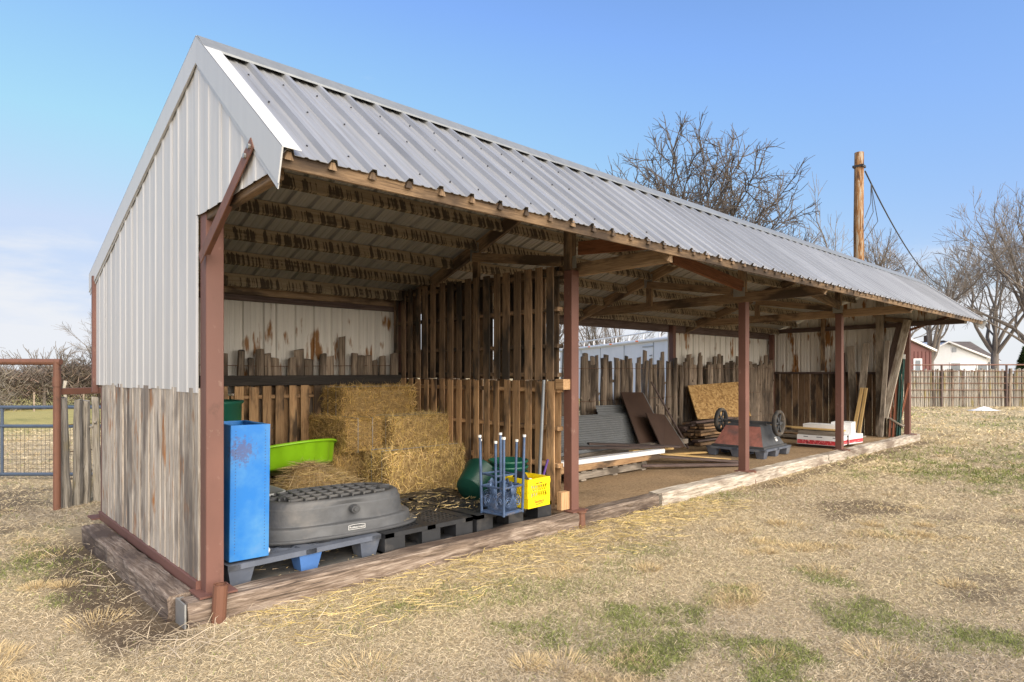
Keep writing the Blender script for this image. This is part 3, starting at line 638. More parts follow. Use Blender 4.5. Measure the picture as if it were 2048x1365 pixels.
for q in (0, .36, .56, .78, 1): p = ga.lerp(gb, q); pipe('stile', [dz(p, .13), dz(p, 1.05)], .024 if q in (0, 1) else .02, 'gateblue', g)
wm = MB()
for k in range(1, 60): p = ga.lerp(gb, k / 60); wm.tube([dz(p, .14), dz(p, .79)], .0022, 3, False)
for k in range(1, 10): z = .14 + k * .065; wm.tube([dz(ga, z), dz(gb, z)], .0022, 3, False)
tag(obj('wire_mesh', wm, 'wire', g), kind='stuff')
# far picket fence on the right
fr = empty('log_picket_fence', (30.6, 2.2, .05), 'long pale picket fence with horizontal rails beyond the shed end', 'fence')
A0, A1 = Vector((20.5, 11.7, .04)), Vector((37.5, -4.3, .04)); Lf = (A1 - A0).length; t = 6.0
while t < Lf:
    p = A0.lerp(A1, t / Lf)
    pickets(fr, [(p.x, p.y, .04)], lambda r: r.uniform(1.48, 1.62), LL + LG[:1], rr, .02, (.8, 1.15)); t += rr.uniform(.075, .105)
nf = Vector((-.686, -.727, 0))
for z in (.42, .72, 1.0, 1.26, 1.5): pipe('rail', [A0 + nf * .07 + Vector((0, 0, z)), A1 + nf * .07 + Vector((0, 0, z))], .014, 'rust_pipe', fr, 6)
pipe('top_rail', [A0 + nf * .06 + Vector((0, 0, 1.72)), A1 + nf * .06 + Vector((0, 0, 1.78))], .028, 'rust_pipe', fr, 8)
for q in (.25, .40, .545, .66, .80): p = A0.lerp(A1, q) + nf * .05; pipe('fence_post', [p, p + Vector((0, 0, 1.76))], .042, 'darkwood', fr, 8)
# ---------------------------------------------------------------- straw
def straw_cols(n, a=(.66, .48, .20), v=.48):
    c = np.array(a)[None] * (1 + rng.uniform(-v, v, (n, 1))); c[:, 2] *= rng.uniform(.75, 1.25, n); return c
def bale_meshes(L, W, H, n, seed):
    rr = random.Random(seed); mb = MB(); q = .03
    P = []
    N = 7
    for f in range(6):      # a soft, lumpy box
        base = len(P); ax = f // 2; sg = 1 if f % 2 else -1
        for i in range(N + 1):
            for j in range(N + 1):
                u, w = 2 * i / N - 1, 2 * j / N - 1; p = [0, 0, 0]; p[ax] = sg; p[(ax + 1) % 3] = u; p[(ax + 2) % 3] = w
                l = sum(abs(c) ** 9 for c in p) ** (1 / 9); p = [c / l for c in p]
                j0 = lambda k: .014 * math.sin(p[0] * 7 + k) * math.cos(p[1] * 6 + p[2] * 8 + k)
                P.append((p[0] * L / 2 + j0(1), p[1] * W / 2 + j0(2), p[2] * H / 2 + j0(3)))
        fs = [(base + i * (N + 1) + j, base + (i + 1) * (N + 1) + j, base + (i + 1) * (N + 1) + j + 1, base + i * (N + 1) + j + 1) for i in range(N) for j in range(N)]
        mb.f += fs
    mb.v = P
    core = mb.mesh('bale_body', True); core.materials.append(M['straw'])
    fa = rng.choice(6, n, p=np.array([W * H, W * H, L * H, L * H, L * W, L * W]) / (2 * (W * H + L * H + L * W)))
    U = rng.uniform(-1, 1, (n, 3)); ax = fa // 2; sg = np.where(fa % 2, 1., -1.); U[np.arange(n), ax] = sg * rng.uniform(.95, 1.01, n)
    P0 = U * np.array([L, W, H]) / 2
    D = rng.normal(size=(n, 3)) * np.array([.55, 1.0, .75]); nn = np.zeros((n, 3)); nn[np.arange(n), ax] = sg
    out = (D * nn).sum(1, keepdims=True); D = D - nn * out * .75 + nn * np.abs(rng.normal(size=(n, 1))) * .24
    D[fa < 2] += nn[fa < 2] * .45
    D /= np.linalg.norm(D, axis=1)[:, None]; ln = rng.uniform(.03, .10, (n, 1)) * (1 + (rng.random((n, 1)) < .1) * .8)
    P1 = P0 + D * ln; cols = straw_cols(n)
    return core, P0 - D * ln * .4, P1, cols
def make_bale_mesh(seed): return bale_meshes(1.0, .47, .34, 9000, seed)
BV = []
for sdd in (1, 2):
    core, P0, P1, cols = make_bale_mesh(sdd); cols = cols * (np.array([[.86, .80, .74]]) if sdd == 2 else 1.); tmp = strands('loose_straw', P0, P1, .0046, cols, 'blades'); me = tmp.data; bpy.data.objects.remove(tmp); BV.append((core, me))
def bale(label, loc, rz, v, scale=(1, 1, 1), ry=0):
    root = empty('straw_bale', (loc[0], loc[1], loc[2] - .17 * scale[2]), label, 'bale', 'straw bales stacked in the stall')
    mw = T(*loc) @ Matrix.Rotation(rz, 4, 'Z') @ Matrix.Rotation(ry, 4, 'X') @ Matrix.Diagonal((*scale, 1))
    b = obj('bale_body', BV[v][0], None, root, mw); tag(obj('loose_straw', BV[v][1], None, root, mw), kind='stuff')
    for y in (-.10, .10):
        x0, x1, z = .515, -.515, .186
        obj('twine', MB().tube([(x1, y, -z), (x0, y, -z), (x0, y, z), (x1, y, z), (x1, y, -z)], .004, 5), 'gang', root, mw)
bale('bright straw bale at the front bottom of the stack, standing on edge', (2.72, 1.70, .45), .05, 0, (1.0, .92, 1.5))
bale('straw bale at floor level under the rear of the stack', (2.45, 2.30, .43), -.03, 1, (1.05, 1, 1.4))
bale('straw bale laid end-on at the left of the middle tier', (2.20, 2.34, .88), 1.53, 1, (.95, .84, .95))
bale('straw bale lying across the right of the middle tier', (2.85, 2.0, .885), .06, 0, (.80, .95, .95))
bale('topmost straw bale of the stack', (2.58, 2.42, 1.20), -.04, 1, (.92, 1, .92))
# loose hay heap
n = 9000; th = rng.uniform(0, 2 * np.pi, n); q = np.sqrt(rng.random(n)); hx = 1.40 + .85 * q * np.cos(th); hy = 1.50 + .62 * q * np.sin(th)
hz = lambda x, y: .17 + .53 * np.exp(-(((x - 1.38) / .55) ** 2 + ((y - 1.42) / .34) ** 2)) + .03 * np.sin(x * 11) * np.cos(y * 13)
mb = MB(); G = 26
for i in range(G + 1):
    for j in range(G + 1): x = .55 + 1.75 * i / G; y = .9 + 1.3 * j / G; mb.v.append((x, y, float(hz(x, y)) - .008))
mb.f = [(i * (G + 1) + j, (i + 1) * (G + 1) + j, (i + 1) * (G + 1) + j + 1, i * (G + 1) + j + 1) for i in range(G) for j in range(G)]
hp = empty('hay_heap', (1.42, 1.5, .17), 'loose heap of brown hay in front of the lime tub', 'hay')
tag(obj('hay_mound', mb, 'straw', hp, smooth=True), kind='stuff')
P0 = np.stack([hx, hy, hz(hx, hy)], 1); a = rng.uniform(0, 6.28, n); ln = rng.uniform(.06, .2, n)
P1 = P0 + np.stack([np.cos(a) * ln, np.sin(a) * ln, rng.normal(.01, .022, n)], 1); P1[:, 2] = np.maximum(P1[:, 2], hz(P1[:, 0], P1[:, 1]) + rng.uniform(-.005, .03, n))
tag(strands('hay_strands', P0, P1, .0036, straw_cols(n, (.44, .325, .165), .5), 'blades', hp), kind='stuff')
# straw strewn on pallets, floor and lawn
def strew(name, label, x0, x1, y0, y1, z, n, col, L=(.04, .14), fall=None):
    x = rng.uniform(x0, x1, n); y = rng.uniform(y0, y1, n)
    if fall is not None: k = rng.random(n) < fall(x, y); x, y = x[k], y[k]
    m = len(x); zz = z(x, y) if callable(z) else np.full(m, z); a = rng.uniform(0, 6.28, m); ln = rng.uniform(*L, m)
    P0 = np.stack([x, y, zz + rng.uniform(.001, .012, m)], 1); P1 = P0 + np.stack([np.cos(a) * ln, np.sin(a) * ln, rng.normal(0, .012, m)], 1); P1[:, 2] = np.maximum(P1[:, 2], zz + .001)
    return tag(strands(name, P0, P1, .0036, straw_cols(m, col), 'blades'), label, 'straw', kind='stuff')
strew('strewn_straw', 'bits of straw strewn over the black pallets', 1.55, 2.9, .25, 1.5, .345, 520, (.55, .42, .2), (.02, .10))
strew('strewn_straw', 'bits of straw and chaff on the stall floor', .3, 3.2, .15, 1.6, .158, 700, (.5, .38, .2), (.02, .07))
strew('strewn_straw', 'golden straw spilled on the lawn before the stall', .2, 5.6, -1.6, -.10, lambda x, y: np.full(len(x), .075), 7500, (.56, .43, .19), (.05, .2),
      lambda x, y: sstep(1.2, .3, np.abs(y + .35) / (.35 + .5 * fbm(x, y, 1.1, 3))) * sstep(.1, .9, fbm(x, y, .9, 3) + .35 * (x > 2.2)) )
# ---------------------------------------------------------------- plastic pallets
def plastic_pallet(label, loc, rz, L, W, H, mat, foot_mat=None, nests=True, lattice=True):
    root = empty('plastic_pallet', loc, label, 'pallet', 'plastic pallets on the floor', rz); mw = WM[root.name]
    d = MB(); t = .035
    for y in (-W / 2 + .04, 0, W / 2 - .04): d.box((0, y, H - t / 2), (L, .08, t))
    for x in (-L / 2 + .04, 0, L / 2 - .04): d.box((x, 0, H - t / 2 - .001), (.08, W, t))
    obj('deck_frame', d, mat, root, mw)
    g = MB()
    if lattice:
        for k in range(-6, 7):
            for s in (1, -1):
                pts = []
                c = k * L / 7
                xa, xb = c - W / 2 * s, c + W / 2 * s; ya, yb = -W / 2 + .05, W / 2 - .05
                def clip(x, y, x2, y2):
                    P = [Vector((x, y)), Vector((x2, y2))]; lim = L / 2 - .04
                    for i in (0, 1):
                        o = P[1 - i]
                        if abs(P[i].x) > lim:
                            if abs(o.x - P[i].x) < 1e-6: return None
                            tt = ((lim if P[i].x > 0 else -lim) - o.x) / (P[i].x - o.x)
                            if tt < 0 or tt > 1: return None
                            P[i] = o + (P[i] - o) * tt
                    return P
                P = clip(xa, ya, xb, yb)
                if P and (P[1] - P[0]).length > .08:
                    m = (P[0] + P[1]) / 2; dd = P[1] - P[0]; g.box((m.x, m.y, H - .018 - .0007 * (s + 1)), (dd.length, .014, .026), Matrix.Rotation(math.atan2(dd.y, dd.x), 3, 'Z'))
    else:
        for k in range(1, 22): g.box((-L / 2 + k * L / 22, 0, H - .012), (.016, W - .06, .020))
        for k in range(1, 18): g.box((0, -W / 2 + k * W / 18, H - .014), (L - .06, .016, .020))
    tag(obj('deck_grid', g, mat, root, mw), kind='stuff')
    for x in (-L / 2 + .09, 0, L / 2 - .09):
        for y in (-W / 2 + .085, 0, W / 2 - .085):
            a, b = (.085, .075), (.06, .055)
            if not nests: b = a
            if not nests: a = b = (.09, .08)
            P = [(-b[0], -b[1], 0), (b[0], -b[1], 0), (b[0], b[1], 0), (-b[0], b[1], 0), (-a[0], -a[1], H - t), (a[0], -a[1], H - t), (a[0], a[1], H - t), (-a[0], a[1], H - t)]
            obj('foot', MB().add(P, [(3, 2, 1, 0), (4, 5, 6, 7), (0, 1, 5, 4), (1, 2, 6, 5), (2, 3, 7, 6), (3, 0, 4, 7)]), foot_mat if (foot_mat and x == 0 and y < -.1) else mat, root, mw @ T(x, y, .001))
    if not nests:
        for y in (-W / 2 + .085, 0, W / 2 - .085): obj('skid', MB().box((0, y, .011), (L, .10, .018)), mat, root, mw)
    return root
plastic_pallet('blue-grey lattice plastic pallet under the blue cabinet and stock tank', (.72, .62, .158), .03, 1.14, 1.0, .155, 'bluegrey', 'blueplug')
plastic_pallet('black plastic pallet in the middle, beside the stock tank', (1.74, .60, .158), .0, .86, 1.02, .16, 'blackplastic', None, False, False)
plastic_pallet('black plastic pallet under the yellow crate', (2.66, .57, .158), .0, .92, 1.0, .165, 'blackplastic', None, False, False)
plastic_pallet('black plastic pallet behind, near the straw bales', (2.24, 1.20, .158), .0, 1.1, .22, .17, 'blackplastic', None, False, False)
# ---------------------------------------------------------------- blue cabinet
cb = empty('metal_cabinet', (.27, .33, .315), 'tall blue sheet-metal cabinet with rows of punched holes by the corner post', 'cabinet'); cw = T(.31, .36, .33) @ Matrix.Rotation(-.02, 4, 'Z') @ Matrix.Rotation(.012, 4, 'Y')
W_, D_, H_ = .25, .48, .865
mb = MB()
for (c, d) in (((0, -D_ / 2, H_ / 2), (W_, .004, H_)), ((0, D_ / 2, H_ / 2), (W_, .004, H_)), ((-W_ / 2, 0, H_ / 2), (.004, D_ - .006, H_)), ((W_ / 2, 0, H_ / 2), (.004, D_ - .006, H_)), ((0, 0, .05), (W_ - .01, D_ - .01, .004))): mb.box(c, d)
obj('shell', mb, 'bluepaint', cb, cw)
obj('rim', MB().box((0, -D_ / 2 + .012, H_ + .001), (W_ + .004, .024, .006)).box((-W_ / 2 + .01, 0, H_ + .001), (.024, D_ - .05, .006)).box((W_ / 2 - .01, 0, H_ + .001), (.024, D_ - .05, .006)), 'bluepaint', cb, cw)
hl = MB()
for x in (-W_ / 2 + .03, W_ / 2 - .03):
    for k in range(40): hl.tube([(x, -D_ / 2 - .0015, .05 + k * .02), (x, -D_ / 2 - .0028, .05 + k * .02)], .003, 6)
tag(obj('punched_holes', hl, 'screw', cb, cw), kind='stuff')
tag(obj('plastic_jug', MB().lathe([(0, 0), (.05, 0), (.055, .02), (.055, .07), (.03, .1), (.015, .11), (0, .11)], 16), 'capwhite', None, T(.40, .17, .345) @ Matrix.Rotation(1.45, 4, 'Y') @ Matrix.Scale(.55, 4), True), 'small white plastic bottle lying beside the blue cabinet', 'bottle')
# green barrel and grey tote behind
def tub(name, label, cat, prof, loc, mat, sx=1, sy=1, power=2., n=36, rot=None, group=None):
    mw = T(*loc) @ (rot if rot is not None else I4); o = obj(name, MB().lathe(prof, n, sx, sy, power), mat, None, mw, True); return tag(o, label, cat, group)
tub('plastic_barrel', 'dark green open plastic barrel behind the blue cabinet', 'barrel', [(0, .0), (.23, .0), (.25, .04), (.27, .5), (.28, 1.12), (.295, 1.13), (.295, 1.15), (.27, 1.15), (.265, 1.1), (.24, .06), (0, .05)], (.42, 1.35, .16), 'green')
t_ = tub('storage_tote', 'light grey plastic tote between cabinet and stock tank', 'tote', [(0, 0), (.20, 0), (.215, .02), (.25, .40), (.272, .405), (.275, .44), (.255, .44), (.22, .03), (0, .025)], (.60, 1.02, .16), 'greytote', 1.05, .8, 6)
# ---------------------------------------------------------------- lime tub, tilted on the hay
prof = [(0, 0), (.50, 0), (.53, .02), (.575, .205), (.60, .21), (.612, .20), (.62, .205), (.612, .225), (.58, .228), (.565, .215), (.52, .03), (0, .012)]
mb = MB(); n = 96; V = []
for r, z in prof:
    for k in range(n):
        a = 2 * math.pi * k / n; bulge = .018 * abs(math.sin(a * 8)) ** .5 if (.015 < z < .208 and r < .58) else 0; V.append(((r + bulge - .012) * math.cos(a), (r + bulge - .012) * math.sin(a), z))
mb.add(V, [(i * n + k, i * n + (k + 1) % n, (i + 1) * n + (k + 1) % n, (i + 1) * n + k) for i in range(len(prof) - 1) for k in range(n)])
tag(obj('wading_pool', mb, 'lime', None, T(1.40, 2.2, .53) @ Matrix.Rotation(-.05, 4, 'Y') @ Matrix.Rotation(-.24, 4, 'X'), True), 'lime green round plastic wading pool tilted on the hay', 'pool')
# ---------------------------------------------------------------- upturned stock tank
tk = empty('stock_tank', (1.04, .52, .315), 'upturned black oval stock tank on the pallets', 'tank'); tw = T(1.13, .60, .318) @ Matrix.Rotation(-.10, 4, 'Z') @ Matrix.Diagonal((1.02, .95, .84, 1))
def oval(r, z, sx=.62, sy=.36): return (r, z)
n = 72; prof = [(1.08, 0), (1.10, .006), (1.10, .02), (1.10, .022), (1.015, .026), (1.005, .028), (1.005, .03), (1.0, .10), (.995, .108), (.98, .115), (.965, .117), (.915, .119), (.90, .122), (.897, .13), (.875, .255), (.873, .262), (.86, .268), (.858, .272), (.85, .30), (.835, .317), (.81, .328), (.79, .33), (.775, .33), (.77, .316), (0, .314)]
V = []
for r, z in prof:
    for k in range(n):
        a = 2 * math.pi * k / n; ca, sa = math.cos(a), math.sin(a); q = (abs(ca) ** 2.9 + abs(sa) ** 2.9) ** (-1 / 2.9)
        x, y = .62 * r * ca * q, .375 * r * sa * q
        dip = .026 * math.exp(-((x - .02) / .10) ** 4) if (.125 < z < .30 and y < 0) else 0
        if .029 < z < .112 and y < -.05: dip = .022 * (math.exp(-((x + .20) / .022) ** 4) + math.exp(-((x - .36) / .022) ** 4))
        V.append((x, y + dip, z))
mb = MB().add(V, [(i * n + k, i * n + (k + 1) % n, (i + 1) * n + (k + 1) % n, (i + 1) * n + k) for i in range(len(prof) - 1) for k in range(n)])
obj('tank_body', mb, 'blacktank', tk, tw, True)
rb = MB()
for k in range(9): x = -.36 + k * .09; w = .46 if abs(x) < .28 else .36; rb.box((x, 0, .326), (.012, w, .022))
for y in (-.17, -.06, .06, .17): rb.box((0, y, .3255), (.76, .012, .021))
for s in (-1, 1):
    for k in range(7): a = k / 7 * 6.2832; rb.box((s * .40 + .055 * math.cos(a), .055 * math.sin(a), .327), (.09, .012, .022), Matrix.Rotation(a, 3, 'Z'))
tag(obj('rib_grid', rb, 'blacktank', tk, tw), kind='stuff')
obj('drain_plug', MB().tube([(.06, -.318, .225), (.06, -.362, .222)], [.038, .034], 14).tube([(.06, -.36, .222), (.06, -.372, .222)], .02, 6), 'blacktank', tk, tw)
lbl = MB()
for a, b in ((( -.065, 0), (.065, 0)), ((-.065, .036), (-.03, .042)), ((-.03, .042), (.03, .042)), ((.03, .042), (.065, .036)), ((-.065, 0), (-.065, .036)), ((.065, 0), (.065, .036))): lbl.tube([(a[0], 0, a[1]), (b[0], 0, b[1])], .0018, 5)
lw = tw @ T(.06, -.3775, .05); lb = obj('maker_label', lbl, 'capwhite', tk, lw)
text('lettering', 'Rubbermaid', .024, 'capwhite', lb, lw @ T(0, -.001, .018) @ Matrix.Rotation(R(90), 4, 'X'))
# ---------------------------------------------------------------- stools, upside down, one inside the other
def stool(label, loc, rz, w, h, frame_z):
    root = empty('metal_stool', loc, label, 'stool', 'upturned blue metal stools', rz); mw = WM[root.name]; q = w / 2
    for sx in (-1, 1):
        for sy in (-1, 1):
            l = obj('leg', MB().tube([(sx * q, sy * q, 0), (sx * (q + .012), sy * (q + .012), h)], .0115, 8), 'stool', root, mw)
            obj('leg_cap', MB().tube([(sx * (q + .012), sy * (q + .012), h - .008), (sx * (q + .0125), sy * (q + .0125), h + .012)], .015, 8), 'capwhite', l, mw)
    for z in (.012, frame_z):
        m = MB()
        for a, b in (((-q, -q), (q, -q)), ((q, -q), (q, q)), ((q, q), (-q, q)), ((-q, q), (-q, -q))): m.tube([(*a, z), (*b, z)], .0095, 6)
        obj('frame_ring', m, 'stool', root, mw)
    obj('seat', MB().box((0, 0, .022), (w - .02, w - .02, .012)), 'stool', root, mw)
    for sx, sy, rot in ((0, -1, 0), (-1, 0, R(90)), (0, 1, 0), (1, 0, R(90))):
        pm = MB()
        for s in (-1, 1):
            pts = []
            for k in range(26):
                a = k / 25 * 4.3 * math.pi; r = .050 * (1 - k / 30); pts.append((s * (.062 - r * math.cos(a) * .95), 0, .105 + r * math.sin(a)))
            pm.tube(pts, .004, 4)
        for k in range(-3, 4): pm.tube([(0, 0, .18), (k * .008, 0, .12), (k * .018, 0, .05)], .0035, 4)
        obj('scroll_panel', pm, 'stool', root, mw @ T(sx * (q - .004), sy * (q - .004), 0) @ Matrix.Rotation(rot, 4, 'Z'))
        obj('palmette', MB().lathe([(.006, 0), (.024, .008), (.03, .04), (.026, .065), (.010, .085), (0, .09)], 12, 1, .35), 'stool', root, mw @ T(sx * (q - .004), sy * (q - .004), .165) @ Matrix.Rotation(rot, 4, 'Z'), True)
stool('larger upturned blue metal stool with scroll panels beside the yellow crate', (2.44, .02, .323), .12, .25, .66, .235)
stool('smaller upturned blue metal stool nested behind the larger one', (2.56, .20, .323), -.10, .21, .60, .30)
# ---------------------------------------------------------------- yellow crate
yc = empty('milk_crate', (2.82, .10, .323), 'yellow plastic milk crate with red script on its side', 'crate'); yw = T(2.83, .11, .324) @ Matrix.Rotation(.05, 4, 'Z')
W_, H_ = .295, .26
def crate_side(w, h):
    m = MB(); m.box((0, 0, .045), (w, .010, .09)); m.box((0, 0, h - .02), (w, .014, .04)); m.box((-w / 2 + .022, 0, h / 2), (.044, .0095, h)); m.box((w / 2 - .022, 0, h / 2), (.044, .0095, h))
    for z in (.09, .145, .205): m.box((0, -.002, z), (w, .012, .008))
    m.box((-.10, 0, .221), (.11, .0098, .034)); m.box((.10, 0, .221), (.11, .0098, .034))
    for k in range(-7, 8):
        for s in (1, -1):
            x = k * .03; m.box((x, .0005 * s, .148), (.007, .006, .118), Matrix.Rotation(s * .42, 3, 'Y')) if abs(x) < w / 2 - .05 else None
    return m
for k in range(4):
    a = R(90) * k; obj('crate_wall', crate_side(W_, H_), 'yellow', yc, yw @ Matrix.Rotation(a, 4, 'Z') @ T(0, -W_ / 2, 0))
obj('crate_base', MB().box((0, 0, .008), (W_ - .012, W_ - .012, .012)), 'yellow', yc, yw)
text('script_lettering', 'Sanders', .042, 'redprint', yc, yw @ T(0, -W_ / 2 - .0062, .052) @ Matrix.Rotation(R(90), 4, 'X') @ Matrix.Shear('XZ', 4, (0, 0)))
obj('script_underline', MB().box((0, 0, 0), (.10, .0014, .006), Matrix.Rotation(-.10, 3, 'Y')), 'redprint', yc, yw @ T(0, -W_ / 2 - .006, .028))
tag(obj('milk_jug', MB().lathe([(0, 0), (.07, 0), (.075, .02), (.075, .14), (.04, .19), (.02, .2), (.02, .22), (0, .22)], 20), 'capwhite', None, T(2.86, .10, .34), True), 'white plastic jug inside the yellow crate', 'jug')
tag(obj('dark_scoop', MB().prism([(-.09, 0), (.09, 0), (.0, .12)], 'y', -.06, .06), 'blackplastic', None, T(2.755, .12, .515)), 'dark pointed scoop poking out of the yellow crate', 'scoop')
tag(pipe('tool_handle', [(2.98, .10, .42), (3.06, .06, .72)], .011, 'purple'), 'purple handle slanting out of the yellow crate', 'tool')
tag(pipe('metal_pipe', [(3.14, .26, .325), (3.215, .26, 1.46)], .017, 'greypipe'), 'grey metal pipe leaning on the pallet partition', 'pipe')
bp = [(0, 0), (.15, 0), (.16, .01), (.185, .20), (.198, .205), (.20, .225), (.185, .228), (.152, .015), (0, .012)]
for k, nm in enumerate(('lowest', 'middle', 'topmost')): tub('feed_tub', 'green round feed tub behind the stools, %s of the three' % nm, 'tub', bp, (2.98, .52, .324 + .055 * k + .02), 'green', group='nested green feed tubs')
tub('muck_tub', 'dark green muck tub tipped on its side left of the stools', 'tub', [(0, 0), (.13, 0), (.14, .01), (.18, .24), (.192, .245), (.192, .26), (.175, .26), (.13, .02), (0, .015)], (2.66, .66, .46), 'darkgreen', rot=Matrix.Rotation(R(62), 4, 'Y') @ Matrix.Rotation(R(-15), 4, 'X') @ T(0, 0, -.1))
for k, z in enumerate((.16, .21)): tag(obj('orange_stake', MB().tube([(0, 0, 0), (.30, .06, 0)], .012, 6), 'orange', None, T(3.46, .30, z)), ('lower', 'upper')[k] + ' orange plastic stake just right of the second post', 'stake')
# ---------------------------------------------------------------- second bay: roofing sheets, lumber
cs = empty('roofing_stack', (7.0, 2.45, .13), 'grey corrugated roofing sheets leaning on the log fence', 'roofing')
for k in range(3):
    prof = [(i * .008, .006 * math.sin(i * 1.5708)) for i in range(81)]
    y0, y1 = 2.20 + k * .03, 2.52 + k * .05; xa = (4.4, 4.6, 6.9)[k]; xb = (8.0, 7.9, 8.1)[k]; zt = (.84, .86, .98)[k]
    m = sheet(lambda u: Vector((xa, y0 + (y1 - y0) * u / .64, .17 + (zt - .17) * u / .64)), lambda u: Vector((xb, y0 + (y1 - y0) * u / .64 - .12 * (k < 2), .15 + (zt - .17) * u / .64)), prof, 0, 0, (0, -.9, .4))
    obj('roofing_sheet', m, 'zinc', cs)
def lean_sheet(label, P, mat, th=.03, cat='sheet', edge=None, grp=None):
    """four corners (bottom-left, bottom-right, top-right, top-left), extruded away from the viewer"""
    P = [Vector(p) for p in P]; N = (P[1] - P[0]).cross(P[3] - P[0]).normalized() * th
    o = obj(cat, MB().add(P + [p - N for p in P], [(0, 1, 2, 3), (7, 6, 5, 4), (0, 4, 5, 1), (1, 5, 6, 2), (2, 6, 7, 3), (3, 7, 4, 0)]), mat); tag(o, label, cat.replace('_', ' '), grp)
    if edge: obj('folded_edge', MB().add([P[1] + N * .1, P[1] - N * 2.2 + Vector((.10, 0, 0)), P[2] - N * 2.2 + Vector((.10, 0, 0)), P[2] + N * .1], [(0, 1, 2, 3)]), edge, o)
    return o
lean_sheet('tall dark brown metal sheet leaning on the log fence', [(7.25, 1.95, .30), (8.05, 1.95, .30), (8.12, 2.55, 1.17), (7.50, 2.55, 1.19)], 'brownmetal', .02, 'metal_sheet', 'zinc', 'brown metal sheets')
lean_sheet('shorter dark brown metal sheet leaning against the tall one', [(7.50, 1.72, .28), (8.16, 1.72, .28), (8.12, 2.10, .80), (7.58, 2.10, .86)], 'brownmetal', .02, 'metal_sheet', 'zinc', 'brown metal sheets')
tag(pipe('steel_rod', [(9.05, 2.2, .14), (8.72, 2.78, 1.35)], .018, 'darkwood'), 'thin dark pole leaning on the fence by the brown sheets', 'pole')
op = empty('wooden_pallet', (5.6, 1.75, .13), 'low wooden pallet under the lumber pile', 'pallet')
for y in (1.30, 1.72, 2.14): beam('stringer', (4.7, y, .20), (6.42, y, .20), .04, .09, 'greywood', op)
for k in range(8): x = 4.78 + k * .22; beam('deck_board', (x, 1.26, .255), (x, 2.2, .255), .10, .02, 'greywood', op); beam('deck_board', (x, 1.26, .148), (x, 2.2, .148), .10, .02, 'greywood', op) if k % 3 == 1 else None
lum = [((4.2, 1.33, .31), (6.62, 1.27, .315), .14, .08, 'pallet', 'brown plank at the front edge of the lumber pile'),
       ((4.2, 1.36, .385), (6.70, 1.22, .385), .12, .06, 'white', 'white metal trim lying on top of the lumber pile'),
       ((4.2, 1.58, .31), (7.05, 1.52, .315), .14, .07, 'greywood', 'grey plank second from the front of the lumber pile'),
       ((4.2, 1.80, .31), (6.9, 1.74, .315), .15, .07, 'greywood', 'grey plank in the middle of the lumber pile'),
       ((4.2, 2.02, .315), (8.45, 1.92, .345), .16, .08, 'greywood', 'longest grey plank at the back of the lumber pile'),
       ((4.4, 1.86, .395), (6.5, 1.92, .40), .07, .05, 'zinc', 'thin pale metal channel on the lumber pile'),
       ((5.7, 1.98, .44), (6.75, 1.22, .44), .12, .03, 'darkwood', 'dark board lying askew over the lumber pile, left one'),
       ((6.0, 2.02, .475), (7.15, 1.20, .41), .12, .03, 'darkwood', 'dark board lying askew over the lumber pile, right one'),
       ((6.3, 1.47, .385), (7.25, 1.40, .36), .08, .035, 'yellowwood', 'short fresh board end past the white trim'),
       ((7.0, 1.72, .28), (8.05, .86, .155), .09, .04, 'yellowwood', 'yellow board slanting down to the dirt floor'),
       ((6.9, 1.60, .26), (8.02, .70, .15), .14, .03, 'darkwood', 'wide dark board beside the yellow slanting board'),
       ((6.3, 1.30, .20), (7.75, .50, .155), .10, .035, 'darkwood', 'dark red-brown board reaching nearest the front timber'),
       ((7.75, 1.95, .16), (8.75, 1.55, .16), .10, .03, 'yellowwood', 'thin yellow board on the dirt behind the pile')]
for a, b, w, h, m, lab in lum: tag(beam('lumber_board', a, b, w, h, m), lab, 'board', 'lumber in the second bay')
# third bay: strand board, slab wood, overturned cart
lean_sheet('orange strand board panel leaning on the log fence', [(9.72, 2.40, .62), (11.9, 2.40, .58), (11.9, 2.70, 1.31), (9.86, 2.70, 1.26)], 'osb', .015, 'strand_board')
sl = random.Random(4)
for k in range(22):
    lay = k // 3; x0 = 9.45 + sl.uniform(-.1, .15); y = 2.25 + (k % 3) * .17 + sl.uniform(-.03, .03); z = .18 + lay * .058
    tag(beam('rough_board', (x0, y, z), (x0 + sl.uniform(1.5, 1.9), y + sl.uniform(-.08, .08), z + sl.uniform(-.01, .02)), sl.uniform(.10, .16), sl.uniform(.03, .05), sl.choice(('brownwall', 'pallet', 'darkwood'))), 'rough slab board in the %s layer of the low stack, %s one' % (('bottom', 'second', 'third', 'fourth', 'fifth', 'sixth', 'seventh', 'top')[lay], ('front', 'middle', 'rear')[k % 3]), 'board', 'slab boards stacked below the strand board')
plastic_pallet('grey plastic pallet under the overturned cart', (9.12, 1.08, .135), .04, 1.1, 1.0, .15, 'bluegrey')
ct = empty('dump_cart', (9.1, 1.08, .29), 'overturned black dump cart with red-stained side and two wheels in the air', 'cart'); kw = T(9.08, 1.06, .288) @ Matrix.Rotation(.04, 4, 'Z')
b = [(-.46, -.45), (.46, -.45), (.46, .45), (-.46, .45)]; tp = [(-.24, -.30), (.20, -.30), (.20, .30), (-.24, .30)]
V = [(x, y, .0) for x, y in b] + [(x * 1.0, y * 1.0, .03) for x, y in b] + [(x * .93, y * .93, .035) for x, y in b] + [(x, y, .34) for x, y in tp] + [(x * .85, y * .9, .37) for x, y in tp]
F = [(0, 3, 2, 1), (16, 17, 18, 19)] + [(i * 4 + k, i * 4 + (k + 1) % 4, i * 4 + 4 + (k + 1) % 4, i * 4 + 4 + k) for i in range(4) for k in range(4) if not (i == 2 and k == 3)]
obj('tub', MB().add(V, F), 'blackcart', ct, kw)
